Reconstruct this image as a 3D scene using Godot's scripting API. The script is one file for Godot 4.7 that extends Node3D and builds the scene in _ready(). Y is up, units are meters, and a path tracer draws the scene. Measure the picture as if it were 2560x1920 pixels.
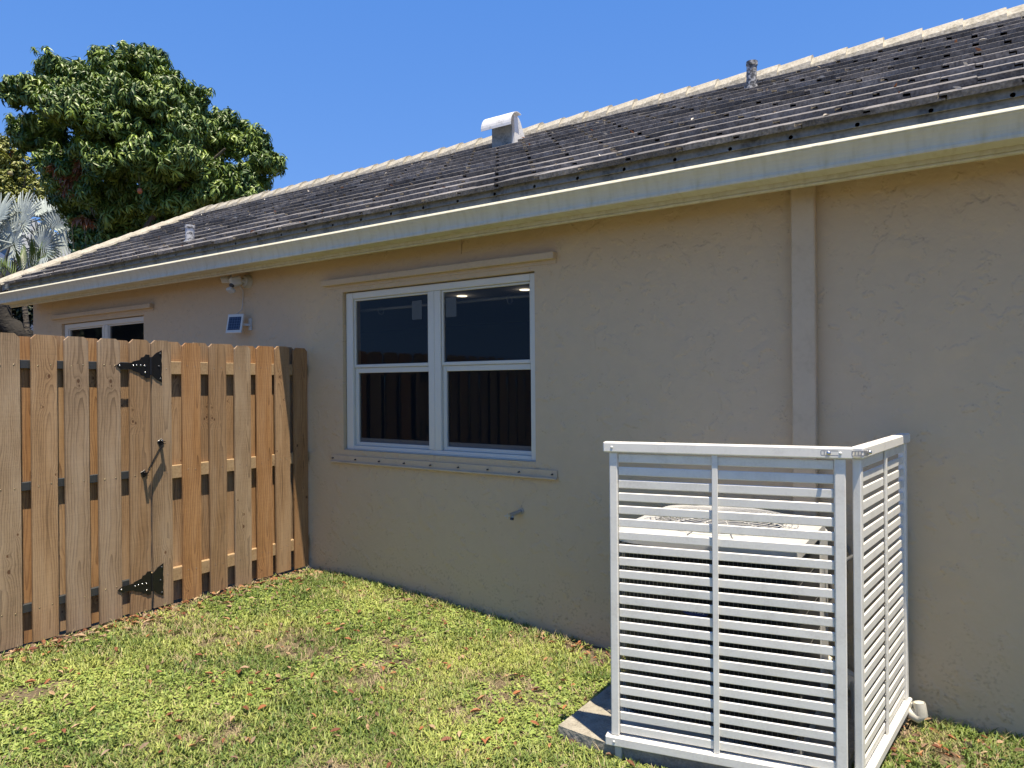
extends Node3D

# ---------------------------------------------------------------- helpers
var rng := RandomNumberGenerator.new()
var M := {}
var counts := {}

func lin(r: float, g: float, b: float) -> Color:
	return Color(r, g, b).linear_to_srgb()

func mat(r: float, g: float, b: float, rough := 0.8, metal := 0.0) -> StandardMaterial3D:
	var m := StandardMaterial3D.new()
	m.albedo_color = lin(r, g, b)
	m.roughness = rough
	m.metallic = metal
	return m

func begin() -> SurfaceTool:
	var st := SurfaceTool.new()
	st.begin(Mesh.PRIMITIVE_TRIANGLES)
	return st

func free_name(parent: Node, called: String) -> String:
	var key := str(parent.get_instance_id()) + called
	var n: int = counts.get(key, 0)
	counts[key] = n + 1
	return called if n == 0 else "%s_%03d" % [called, n]

func put(o: Node3D, called: String, parent: Node) -> void:
	o.name = free_name(parent, called)
	parent.add_child(o, true)

func part(st: SurfaceTool, called: String, m: Material, parent: Node) -> MeshInstance3D:
	return part_of(st.commit(), called, m, parent)

func part_of(mesh: Mesh, called: String, m: Material, parent: Node) -> MeshInstance3D:
	var o := MeshInstance3D.new()
	o.mesh = mesh
	o.material_override = m
	put(o, called, parent)
	return o

func thing(called: String, label: String, category: String, at := Vector3.ZERO, group := "") -> Node3D:
	var o := Node3D.new()
	put(o, called, self)
	o.position = at
	tag(o, label, category, group)
	return o

func tag(o: Node, label: String, category: String, group := "") -> void:
	o.set_meta("label", label)
	o.set_meta("category", category)
	if group != "":
		o.set_meta("group", group)

# a face given in any order round; it is turned so that it looks towards hint
func face(st: SurfaceTool, p: Array, hint: Vector3, uv := []) -> void:
	var n: Vector3 = (p[1] - p[0]).cross(p[2] - p[0])
	if n.length() < 1e-12 and p.size() > 3:
		n = (p[2] - p[0]).cross(p[3] - p[0])
	var q := p
	var w := uv
	if n.dot(hint) < 0.0:
		q = p.duplicate()
		q.reverse()
		w = uv.duplicate()
		w.reverse()
		n = -n
	n = n.normalized()
	for i in range(1, q.size() - 1):
		for k in [0, i + 1, i]:
			st.set_normal(n)
			if w.size():
				st.set_uv(w[k])
			st.add_vertex(q[k])

func vtri(st: SurfaceTool, a: Vector3, b: Vector3, c: Vector3, na: Vector3, nb: Vector3, nc: Vector3) -> void:
	if (b - a).cross(c - a).dot(na + nb + nc) < 0.0:
		var t := b
		b = c
		c = t
		t = nb
		nb = nc
		nc = t
	st.set_normal(na)
	st.add_vertex(a)
	st.set_normal(nc)
	st.add_vertex(c)
	st.set_normal(nb)
	st.add_vertex(b)

func box(st: SurfaceTool, t: Transform3D, size: Vector3, bevel := 0.0) -> void:
	var h := size * 0.5
	var b := minf(bevel, minf(h.x, minf(h.y, h.z)) * 0.9)
	var c := t.origin
	if b <= 0.0:
		for ax in 3:
			for s in [-1.0, 1.0]:
				var p := []
				for q in [[-1, -1], [1, -1], [1, 1], [-1, 1]]:
					var v := Vector3()
					v[ax] = s * h[ax]
					v[(ax + 1) % 3] = q[0] * h[(ax + 1) % 3]
					v[(ax + 2) % 3] = q[1] * h[(ax + 2) % 3]
					p.append(t * v)
				var n := Vector3()
				n[ax] = s
				face(st, p, t.basis * n)
		return
	for ax in 3:
		var a1 := (ax + 1) % 3
		var a2 := (ax + 2) % 3
		for s in [-1.0, 1.0]:
			var p := []
			for q in [[-1, -1], [1, -1], [1, 1], [-1, 1]]:
				var v := Vector3()
				v[ax] = s * h[ax]
				v[a1] = q[0] * (h[a1] - b)
				v[a2] = q[1] * (h[a2] - b)
				p.append(t * v)
			var n := Vector3()
			n[ax] = s
			face(st, p, t.basis * n)
		for s1 in [-1.0, 1.0]:
			for s2 in [-1.0, 1.0]:
				var p := []
				for e in [[-1, 0], [1, 0], [1, 1], [-1, 1]]:
					var v := Vector3()
					v[ax] = e[0] * (h[ax] - b)
					v[a1] = s1 * (h[a1] - (0.0 if e[1] == 0 else b))
					v[a2] = s2 * (h[a2] - (b if e[1] == 0 else 0.0))
					p.append(t * v)
				var n := Vector3()
				n[a1] = s1
				n[a2] = s2
				face(st, p, t.basis * n)
	for sx in [-1.0, 1.0]:
		for sy in [-1.0, 1.0]:
			for sz in [-1.0, 1.0]:
				var s := Vector3(sx, sy, sz)
				var p := []
				for ax in 3:
					var v := Vector3()
					for k in 3:
						v[k] = s[k] * (h[k] - (0.0 if k == ax else b))
					p.append(t * v)
				face(st, p, t.basis * s)

func at(x: float, y: float, z: float) -> Transform3D:
	return Transform3D(Basis(), Vector3(x, y, z))

func bar(st: SurfaceTool, lo: Vector3, hi: Vector3, bevel := 0.0) -> void:
	box(st, Transform3D(Basis(), (lo + hi) * 0.5), (hi - lo).abs(), bevel)

# a beam from a to b with a rectangular section (w across, h along up)
func beam(st: SurfaceTool, a: Vector3, b: Vector3, w: float, h: float, bevel := 0.0, up := Vector3.UP) -> void:
	var z := (b - a).normalized()
	var x := up.cross(z).normalized()
	var y := z.cross(x)
	box(st, Transform3D(Basis(x, y, z), (a + b) * 0.5), Vector3(w, h, a.distance_to(b)), bevel)

func tube(st: SurfaceTool, pts: Array, radii: Array, sides := 8, caps := true) -> void:
	var rings := []
	var nr := []
	var side := Vector3()
	for i in pts.size():
		var d: Vector3
		if i == 0:
			d = pts[1] - pts[0]
		elif i == pts.size() - 1:
			d = pts[i] - pts[i - 1]
		else:
			d = pts[i + 1] - pts[i - 1]
		d = d.normalized()
		if i == 0:
			side = d.cross(Vector3.UP if absf(d.y) < 0.9 else Vector3.RIGHT).normalized()
		else:
			side = (side - d * side.dot(d)).normalized()
		var other := d.cross(side)
		var r: float = radii[mini(i, radii.size() - 1)]
		var ring := []
		var nn := []
		for k in sides:
			var a := TAU * k / sides
			var n := side * cos(a) + other * sin(a)
			ring.append(pts[i] + n * r)
			nn.append(n)
		rings.append(ring)
		nr.append(nn)
	for i in pts.size() - 1:
		for k in sides:
			var j := (k + 1) % sides
			vtri(st, rings[i][k], rings[i + 1][k], rings[i + 1][j], nr[i][k], nr[i + 1][k], nr[i + 1][j])
			vtri(st, rings[i][k], rings[i + 1][j], rings[i][j], nr[i][k], nr[i + 1][j], nr[i][j])
	if caps:
		face(st, rings[0], pts[0] - pts[1])
		face(st, rings[-1], pts[-1] - pts[-2])

func ellipsoid(st: SurfaceTool, t: Transform3D, r: Vector3, rings := 8, segs := 12) -> void:
	var g := []
	for i in rings + 1:
		var row := []
		var th := PI * i / rings
		for k in segs:
			var ph := TAU * k / segs
			row.append(Vector3(sin(th) * cos(ph), cos(th), sin(th) * sin(ph)))
		g.append(row)
	for i in rings:
		for k in segs:
			var j := (k + 1) % segs
			var a: Vector3 = g[i][k]
			var b: Vector3 = g[i + 1][k]
			var c: Vector3 = g[i + 1][j]
			var d: Vector3 = g[i][j]
			var na: Vector3 = (t.basis * (a / r)).normalized()
			var nb: Vector3 = (t.basis * (b / r)).normalized()
			var nc: Vector3 = (t.basis * (c / r)).normalized()
			var nd: Vector3 = (t.basis * (d / r)).normalized()
			if i > 0:
				vtri(st, t * (a * r), t * (c * r), t * (d * r), na, nc, nd)
			if i < rings - 1:
				vtri(st, t * (a * r), t * (b * r), t * (c * r), na, nb, nc)

# a flat outline (x, y of t) given a depth along t's z
func slab(st: SurfaceTool, t: Transform3D, outline: PackedVector2Array, depth: float, front_shrink := 0.0) -> void:
	var idx := Geometry2D.triangulate_polygon(outline)
	var z := t.basis.z
	for i in range(0, idx.size(), 3):
		var a := outline[idx[i]]
		var b := outline[idx[i + 1]]
		var c := outline[idx[i + 2]]
		face(st, [t * Vector3(a.x, a.y, 0), t * Vector3(b.x, b.y, 0), t * Vector3(c.x, c.y, 0)], -z)
		face(st, [t * Vector3(a.x, a.y, depth), t * Vector3(b.x, b.y, depth), t * Vector3(c.x, c.y, depth)], z)
	var ccw := not Geometry2D.is_polygon_clockwise(outline)
	for i in outline.size():
		var a := outline[i]
		var b := outline[(i + 1) % outline.size()]
		var e := b - a
		var n := Vector3(e.y, -e.x, 0) * (1.0 if ccw else -1.0)
		face(st, [t * Vector3(a.x, a.y, 0), t * Vector3(b.x, b.y, 0), t * Vector3(b.x, b.y, depth), t * Vector3(a.x, a.y, depth)], t.basis * n)

# a profile of points swept along x from x0 to x1, left open; hints look away from inside
func sweep_x(st: SurfaceTool, prof: Array, x0: float, x1: float, inside: Vector2) -> void:
	for i in prof.size() - 1:
		var a: Vector2 = prof[i]
		var b: Vector2 = prof[i + 1]
		var mid := (a + b) * 0.5
		var e := b - a
		var n := Vector2(e.y, -e.x)
		if n.dot(mid - inside) < 0.0:
			n = -n
		face(st, [Vector3(x0, a.y, a.x), Vector3(x1, a.y, a.x), Vector3(x1, b.y, b.x), Vector3(x0, b.y, b.x)], Vector3(0, n.y, n.x))

func noise(sd: int, freq: float, type := FastNoiseLite.TYPE_SIMPLEX_SMOOTH, oct := 4) -> FastNoiseLite:
	var n := FastNoiseLite.new()
	n.seed = sd
	n.frequency = freq
	n.noise_type = type
	n.fractal_octaves = oct
	n.fractal_type = FastNoiseLite.FRACTAL_FBM if oct > 1 else FastNoiseLite.FRACTAL_NONE
	return n

func field(n: FastNoiseLite, w: int, h: int) -> PackedByteArray:
	var im := n.get_seamless_image(w, h, false, false, 0.15, true)
	im.convert(Image.FORMAT_L8)
	return im.get_data()

# a seamless mottled colour texture: two noises weighed, looked up along a list of linear colours
func mottle(sd: int, size: int, f1: float, f2: float, share: float, stops: Array) -> ImageTexture:
	var a := field(noise(sd, f1), size, size)
	var b := field(noise(sd + 1, f2), size, size)
	var lut := PackedByteArray()
	var cells: int = stops.size() - 1
	for i in 256:
		var t := i / 255.0 * cells
		var k := mini(int(t), cells - 1)
		var c: Color = stops[k].lerp(stops[k + 1], t - k).linear_to_srgb()
		lut.append_array([c.r8, c.g8, c.b8])
	var out := PackedByteArray()
	out.resize(size * size * 3)
	for i in size * size:
		var v := clampi(int((a[i] * (1.0 - share) + b[i] * share - 128.0) * 1.3 + 128.0), 0, 255) * 3
		out[i * 3] = lut[v]
		out[i * 3 + 1] = lut[v + 1]
		out[i * 3 + 2] = lut[v + 2]
	return ImageTexture.create_from_image(Image.create_from_data(size, size, false, Image.FORMAT_RGB8, out))

func grey_tex(sd: int, size: int, f: float, oct := 4) -> ImageTexture:
	return ImageTexture.create_from_image(Image.create_from_data(size, size, false, Image.FORMAT_L8, field(noise(sd, f, FastNoiseLite.TYPE_SIMPLEX_SMOOTH, oct), size, size)))

func worldly(m: StandardMaterial3D, tex: Texture2D, metres: float, bump: Texture2D = null, cm := 0.1) -> StandardMaterial3D:
	m.albedo_color = Color.WHITE
	m.albedo_texture = tex
	m.uv1_triplanar = true
	m.uv1_world_triplanar = true
	m.uv1_scale = Vector3.ONE / metres
	if bump:
		m.heightmap_enabled = true
		m.heightmap_texture = bump
		m.heightmap_scale = cm
	return m

# ---------------------------------------------------------------- materials with pictures of their own
func wood_texture(sd: int, grey: float) -> ImageTexture:
	var w := 80
	var h := 900
	var r := RandomNumberGenerator.new()
	r.seed = sd
	var n1 := noise(sd, 1.0, FastNoiseLite.TYPE_SIMPLEX_SMOOTH, 2)
	var n2 := noise(sd + 50, 1.0, FastNoiseLite.TYPE_SIMPLEX_SMOOTH, 3)
	var knots := []
	for k in r.randi_range(1, 3):
		knots.append([r.randf_range(0.01, 0.13), r.randf_range(0.05, 1.8), r.randf_range(0.005, 0.010)])
	var light := Color(0.45, 0.275, 0.132).lerp(Color(0.345, 0.25, 0.16), grey)
	var dark := Color(0.16, 0.080, 0.034).lerp(Color(0.135, 0.092, 0.055), grey)
	var ring := r.randf_range(0.010, 0.017)
	var drift := r.randf_range(-0.03, 0.03)
	var core := r.randf_range(-0.01, 0.06)
	var out := PackedByteArray()
	out.resize(w * h * 3)
	var o := 0
	for j in h:
		var y := 1.85 * (1.0 - float(j) / h)
		var c := core + 0.035 + 0.03 * n1.get_noise_2d(y * 0.7, 3.0) + 0.004 * n1.get_noise_2d(y * 4.0, 30.0)
		var d := 0.022 + drift * (y - 0.9) + 0.03 * n1.get_noise_2d(y * 0.55, 9.0)
		var saw := n2.get_noise_2d(7.0, y * 260.0)
		for i in w:
			var x := 0.14 * i / w
			var push := 0.0
			var core_dark := 0.0
			for k in knots:
				var dx: float = (x - k[0]) / k[2]
				var dy: float = (y - k[1]) / (k[2] * 1.5)
				var q := dx * dx + dy * dy
				if q < 60.0:
					push += 2.4 / (1.0 + 0.22 * q)
					core_dark = maxf(core_dark, 1.0 - smoothstep(0.2, 1.3, q))
			var rr := sqrt((x - c) * (x - c) + d * d) / ring + push + 0.35 * n1.get_noise_2d(x * 22.0, y * 3.0)
			var t := rr - floorf(rr)
			var late := t * t * t * (1.0 - smoothstep(0.93, 1.0, t))
			var fibre := n2.get_noise_2d(x * 420.0, y * 9.0)
			var patch := n2.get_noise_2d(x * 9.0 + 40.0, y * 1.3)
			var col := light.lerp(dark, clampf(late * 0.95 + core_dark * 0.75 + 0.10 * fibre, 0.0, 1.0))
			var silver := clampf(0.35 + patch * 0.9, 0.0, 1.0) * 0.45
			col = col.lerp(Color(0.29, 0.235, 0.17), silver)
			var f := 1.0 + 0.26 * fibre + 0.12 * saw + 0.30 * patch
			if core_dark > 0.4:
				col = col.lerp(Color(0.12, 0.05, 0.02), core_dark * 0.8)
			col = Color(col.r * f, col.g * f, col.b * f).linear_to_srgb()
			out[o] = clampi(int(col.r * 255.0), 0, 255)
			out[o + 1] = clampi(int(col.g * 255.0), 0, 255)
			out[o + 2] = clampi(int(col.b * 255.0), 0, 255)
			o += 3
	return ImageTexture.create_from_image(Image.create_from_data(w, h, false, Image.FORMAT_RGB8, out))

func stucco() -> StandardMaterial3D:
	# 12 m by 3 m of skip-trowelled stucco: thin ledges where one pass of the trowel laps over another
	var w := 2048
	var h := 512
	var a := noise(11, 0.024, FastNoiseLite.TYPE_SIMPLEX_SMOOTH, 5)
	a.domain_warp_enabled = true
	a.domain_warp_amplitude = 26.0
	a.domain_warp_frequency = 0.02
	var b := noise(12, 0.048, FastNoiseLite.TYPE_SIMPLEX_SMOOTH, 5)
	b.domain_warp_enabled = true
	b.domain_warp_amplitude = 16.0
	b.domain_warp_frequency = 0.05
	var c := noise(13, 0.011, FastNoiseLite.TYPE_SIMPLEX_SMOOTH, 2).get_image(w, h, false, false, true)
	c.convert(Image.FORMAT_L8)
	var dc := c.get_data()
	var e := noise(14, 0.22, FastNoiseLite.TYPE_SIMPLEX_SMOOTH, 3).get_image(w, h, false, false, true)
	e.convert(Image.FORMAT_L8)
	var de := e.get_data()
	var g := noise(15, 0.05, FastNoiseLite.TYPE_SIMPLEX_SMOOTH, 3).get_image(w, h, false, false, true)
	g.convert(Image.FORMAT_L8)
	var dg := g.get_data()
	var hi := PackedByteArray()
	hi.resize(w * h)
	var al := PackedByteArray()
	al.resize(w * h * 3)
	var base := Color(0.53, 0.412, 0.262)
	for i in w * h:
		var k := dc[i] / 255.0
		var va := a.get_noise_2d(i % w, i / w)
		var vb := b.get_noise_2d(i % w, i / w)
		var ka := smoothstep(0.5, 0.72, k)
		var kb := smoothstep(0.40, 0.66, 1.0 - k) * smoothstep(0.35, 0.6, dg[i] / 255.0)
		var la := smoothstep(-0.012, 0.012, va - 0.06)
		var lb := smoothstep(-0.02, 0.02, vb - 0.16)
		var lc := smoothstep(-0.016, 0.016, vb + 0.22)
		var height := 0.30 + 0.26 * la * ka + 0.30 * lb * kb + 0.20 * lc * ka * 0.8 + 0.13 * (de[i] / 255.0 - 0.5) + 0.12 * (dg[i] / 255.0 - 0.5)
		hi[i] = clampi(int(height * 255.0), 0, 255)
		# ledge edges darkened in the colour: dirt plus painted relief shade
		var edge := (1.0 - absf(la * 2.0 - 1.0)) * ka + (1.0 - absf(lb * 2.0 - 1.0)) * kb
		var row := i / w
		var up := 2.65 - row * 3.0 / h
		var splash := smoothstep(0.42, 0.02, up) * smoothstep(0.55, 0.75, de[i] / 255.0) * smoothstep(0.4, 0.6, dg[i] / 255.0)
		var f := 1.0 - 0.30 * clampf(edge, 0.0, 1.0) * smoothstep(0.2, 0.5, de[i] / 255.0) - 0.22 * splash + 0.05 * (dg[i] / 255.0 - 0.5)
		var col := Color(base.r * f, base.g * f, base.b * f).linear_to_srgb()
		al[i * 3] = col.r8
		al[i * 3 + 1] = col.g8
		al[i * 3 + 2] = col.b8
	var m := StandardMaterial3D.new()
	m.albedo_texture = ImageTexture.create_from_image(Image.create_from_data(w, h, false, Image.FORMAT_RGB8, al))
	m.roughness = 0.72
	m.heightmap_enabled = true
	m.heightmap_texture = ImageTexture.create_from_image(Image.create_from_data(w, h, false, Image.FORMAT_L8, hi))
	m.heightmap_scale = 1.1
	return m

func wall_uv(p: Vector3) -> Vector2:
	return Vector2((p.x + 9.9) / 12.0, (2.65 - p.y) / 3.0)

func make_materials() -> void:
	M.stucco = stucco()
	M.trim = worldly(mat(1, 1, 1, 0.6), mottle(61, 256, 0.02, 0.09, 0.4, [Color(0.46, 0.36, 0.235), Color(0.525, 0.415, 0.275), Color(0.545, 0.435, 0.292)]), 0.9)
	M.woods = []
	for k in 9:
		var m := StandardMaterial3D.new()
		m.albedo_texture = wood_texture(200 + k * 7, [0.05, 0.45, 0.1, 0.6, 0.0, 0.3, 0.75, 0.15, 0.5][k])
		m.albedo_color = [Color(1, 1, 1), Color(0.93, 0.94, 0.96), Color(1, 0.95, 0.88), Color(0.96, 0.97, 1), Color(0.97, 0.90, 0.82), Color(0.90, 0.88, 0.86), Color(1, 1, 1), Color(0.92, 0.86, 0.78), Color(1, 0.97, 0.93)][k]
		m.roughness = 0.82
		m.heightmap_enabled = true
		m.heightmap_texture = m.albedo_texture
		m.heightmap_scale = 0.12
		M.woods.append(m)
	M.rail = worldly(mat(1, 1, 1, 0.8), mottle(31, 256, 0.012, 0.08, 0.5, [Color(0.24, 0.155, 0.08), Color(0.38, 0.26, 0.14), Color(0.44, 0.315, 0.185)]), 0.5)
	M.steel_dark = mat(0.055, 0.06, 0.065, 0.45, 0.3)
	M.black = mat(0.012, 0.012, 0.013, 0.32, 0.2)
	M.bolt = mat(0.55, 0.55, 0.55, 0.25, 1.0)
	M.brass = mat(0.55, 0.45, 0.28, 0.3, 1.0)
	var bump := grey_tex(72, 512, 0.03, 5)
	M.tiles = []
	for k in 4:
		var f: float = [0.72, 0.95, 1.15, 1.4][k]
		var m := worldly(mat(1, 1, 1, 0.88), mottle(41 + k * 3, 512, 0.022, 0.11, 0.55, [Color(0.030, 0.028, 0.026) * f, Color(0.085, 0.079, 0.075) * f, Color(0.17, 0.16, 0.15) * f, Color(0.25, 0.235, 0.22) * f, Color(0.34, 0.325, 0.30) * f]), 0.7 + 0.13 * k, bump, 0.5)
		m.uv1_offset = Vector3(k * 0.37, k * 0.21, k * 0.53)
		M.tiles.append(m)
	M.cap = worldly(mat(1, 1, 1, 0.85), mottle(51, 512, 0.012, 0.06, 0.55, [Color(0.10, 0.09, 0.065), Color(0.32, 0.29, 0.22), Color(0.48, 0.445, 0.365), Color(0.56, 0.53, 0.45)]), 0.8, bump, 0.3)
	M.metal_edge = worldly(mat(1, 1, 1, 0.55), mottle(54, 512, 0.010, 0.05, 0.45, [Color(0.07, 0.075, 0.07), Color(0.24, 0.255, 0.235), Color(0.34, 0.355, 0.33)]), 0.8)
	M.gutter = worldly(mat(1, 1, 1, 0.7), mottle(57, 512, 0.012, 0.03, 0.4, [Color(0.46, 0.42, 0.27), Color(0.57, 0.54, 0.41), Color(0.59, 0.57, 0.45)]), 1.0)
	M.gutter.uv1_scale = Vector3(1.6, 0.4, 0.4)
	M.white_paint = worldly(mat(1, 1, 1, 0.55), mottle(64, 512, 0.012, 0.07, 0.5, [Color(0.20, 0.20, 0.19), Color(0.68, 0.68, 0.66), Color(0.74, 0.74, 0.73), Color(0.76, 0.76, 0.75)]), 0.5)
	M.stack = worldly(mat(1, 1, 1, 0.6), mottle(67, 256, 0.03, 0.07, 0.3, [Color(0.05, 0.05, 0.05), Color(0.10, 0.10, 0.10), Color(0.70, 0.69, 0.66), Color(0.72, 0.71, 0.68), Color(0.72, 0.71, 0.68)]), 0.32)
	M.stack_old = worldly(mat(1, 1, 1, 0.6), mottle(68, 256, 0.03, 0.07, 0.3, [Color(0.04, 0.04, 0.04), Color(0.06, 0.06, 0.06), Color(0.10, 0.10, 0.10), Color(0.62, 0.61, 0.58), Color(0.70, 0.69, 0.66)]), 0.30)
	M.vinyl = worldly(mat(1, 1, 1, 0.42), mottle(70, 512, 0.010, 0.10, 0.4, [Color(0.64, 0.62, 0.565), Color(0.755, 0.74, 0.69), Color(0.785, 0.77, 0.72)]), 0.8)
	M.frame = mat(0.62, 0.605, 0.53, 0.5)
	M.sash = mat(0.57, 0.565, 0.505, 0.5)
	M.rubber = mat(0.02, 0.02, 0.02, 0.6)
	var glass := mat(0.010, 0.013, 0.015, 0.02)
	glass.albedo_color.a = 0.5
	glass.metallic_specular = 0.30
	glass.transparency = BaseMaterial3D.TRANSPARENCY_ALPHA
	M.glass = glass
	M.sticker = mat(0.07, 0.08, 0.078, 0.5)
	M.room = mat(0.10, 0.12, 0.17, 0.9)
	M.room_floor = mat(0.12, 0.10, 0.08, 0.6)
	M.room_ceiling = mat(0.35, 0.36, 0.38, 0.9)
	M.concrete = worldly(mat(1, 1, 1, 0.9), mottle(81, 512, 0.012, 0.09, 0.5, [Color(0.17, 0.155, 0.125), Color(0.32, 0.295, 0.24), Color(0.40, 0.375, 0.31)]), 0.6, bump, 0.5)
	M.pvc = worldly(mat(1, 1, 1, 0.5), mottle(84, 256, 0.03, 0.1, 0.4, [Color(0.45, 0.42, 0.33), Color(0.62, 0.59, 0.50), Color(0.66, 0.63, 0.55)]), 0.25)
	M.coil = mat(0.018, 0.019, 0.019, 0.6, 0.2)
	M.wire = mat(0.10, 0.10, 0.10, 0.45, 0.2)
	M.lid = mat(0.52, 0.52, 0.51, 0.4)
	M.unit_trim = mat(0.42, 0.43, 0.42, 0.5)
	M.badge = mat(0.02, 0.045, 0.20, 0.35)
	M.badge_print = mat(0.62, 0.64, 0.68, 0.4)
	M.hose = mat(0.018, 0.018, 0.019, 0.75)
	M.zinc = mat(0.48, 0.49, 0.50, 0.35, 0.9)
	M.brass_tap = mat(0.42, 0.42, 0.40, 0.35, 0.7)
	M.lamp_body = mat(0.56, 0.57, 0.53, 0.5)
	M.cell = mat(0.008, 0.018, 0.055, 0.4)
	M.cell_line = mat(0.10, 0.14, 0.20, 0.5)
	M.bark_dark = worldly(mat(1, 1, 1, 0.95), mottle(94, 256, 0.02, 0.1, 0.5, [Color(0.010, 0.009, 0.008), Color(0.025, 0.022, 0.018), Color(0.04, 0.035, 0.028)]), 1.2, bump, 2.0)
	M.bark = worldly(mat(1, 1, 1, 0.95), mottle(91, 256, 0.02, 0.1, 0.5, [Color(0.035, 0.03, 0.022), Color(0.10, 0.085, 0.065), Color(0.15, 0.13, 0.10)]), 1.2, bump, 2.0)

func leafy(rough: float, glow: float) -> StandardMaterial3D:
	var m := StandardMaterial3D.new()
	m.albedo_color = Color.WHITE
	m.vertex_color_use_as_albedo = true
	m.roughness = rough
	m.backlight_enabled = true
	m.backlight = Color(glow, glow, glow * 0.6)
	return m

# ---------------------------------------------------------------- scene
func ground_y(x: float, z: float) -> float:
	var fall := -0.11 * smoothstep(-4.3, -1.9, x)
	fall -= 0.02 * smoothstep(0.6, 0.0, z)
	return -0.025 + fall

const CAM := Vector3(0, 1.53, 3.985)

func _ready() -> void:
	rng.seed = 7
	# camera
	var cam := Camera3D.new()
	cam.name = "camera"
	add_child(cam)
	cam.fov = rad_to_deg(2.0 * atan(829.5 / 1488.0))
	cam.far = 400.0
	cam.near = 0.05
	var yaw := deg_to_rad(33.2)
	var roll := deg_to_rad(0.44)
	var fw := Vector3(-sin(yaw), 0, -cos(yaw))
	var r0 := Vector3(cos(yaw), 0, -sin(yaw))
	var right := r0 * cos(roll) - Vector3.UP * sin(roll)
	var upv := Vector3.UP * cos(roll) + r0 * sin(roll)
	cam.transform = Transform3D(Basis(right, upv, -fw), CAM)
	cam.current = true
	# sky and exposure
	var we := WorldEnvironment.new()
	we.name = "world_environment"
	var env := Environment.new()
	env.background_mode = Environment.BG_SKY
	var sky := Sky.new()
	var sm := ProceduralSkyMaterial.new()
	sm.sky_top_color = lin(0.065, 0.21, 0.62)
	sm.sky_horizon_color = lin(0.24, 0.46, 0.90)
	sm.sky_curve = 0.22
	sm.ground_bottom_color = lin(0.12, 0.13, 0.07)
	sm.ground_horizon_color = lin(0.30, 0.36, 0.36)
	sm.sun_angle_max = 3.0
	sky.sky_material = sm
	env.sky = sky
	env.background_energy_multiplier = 0.68
	env.tonemap_mode = Environment.TONE_MAPPER_LINEAR
	env.tonemap_exposure = 1.75
	env.sdfgi_enabled = true
	env.ssao_enabled = true
	env.ssil_enabled = true
	we.environment = env
	add_child(we)
	# sun: high, a little towards the open side and to the right
	var sun := DirectionalLight3D.new()
	sun.name = "sun"
	sun.light_energy = 1.55
	sun.light_color = Color(1.0, 0.945, 0.85)
	sun.light_angular_distance = 0.53
	sun.shadow_enabled = true
	add_child(sun)
	sun.look_at_from_position(Vector3(0.244, 1.0, 0.135) * 20.0, Vector3.ZERO, Vector3.FORWARD)

	make_materials()
	ground()
	house()
	fences()
	screen_and_unit()
	wall_things()
	lawn()
	behind()

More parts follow.
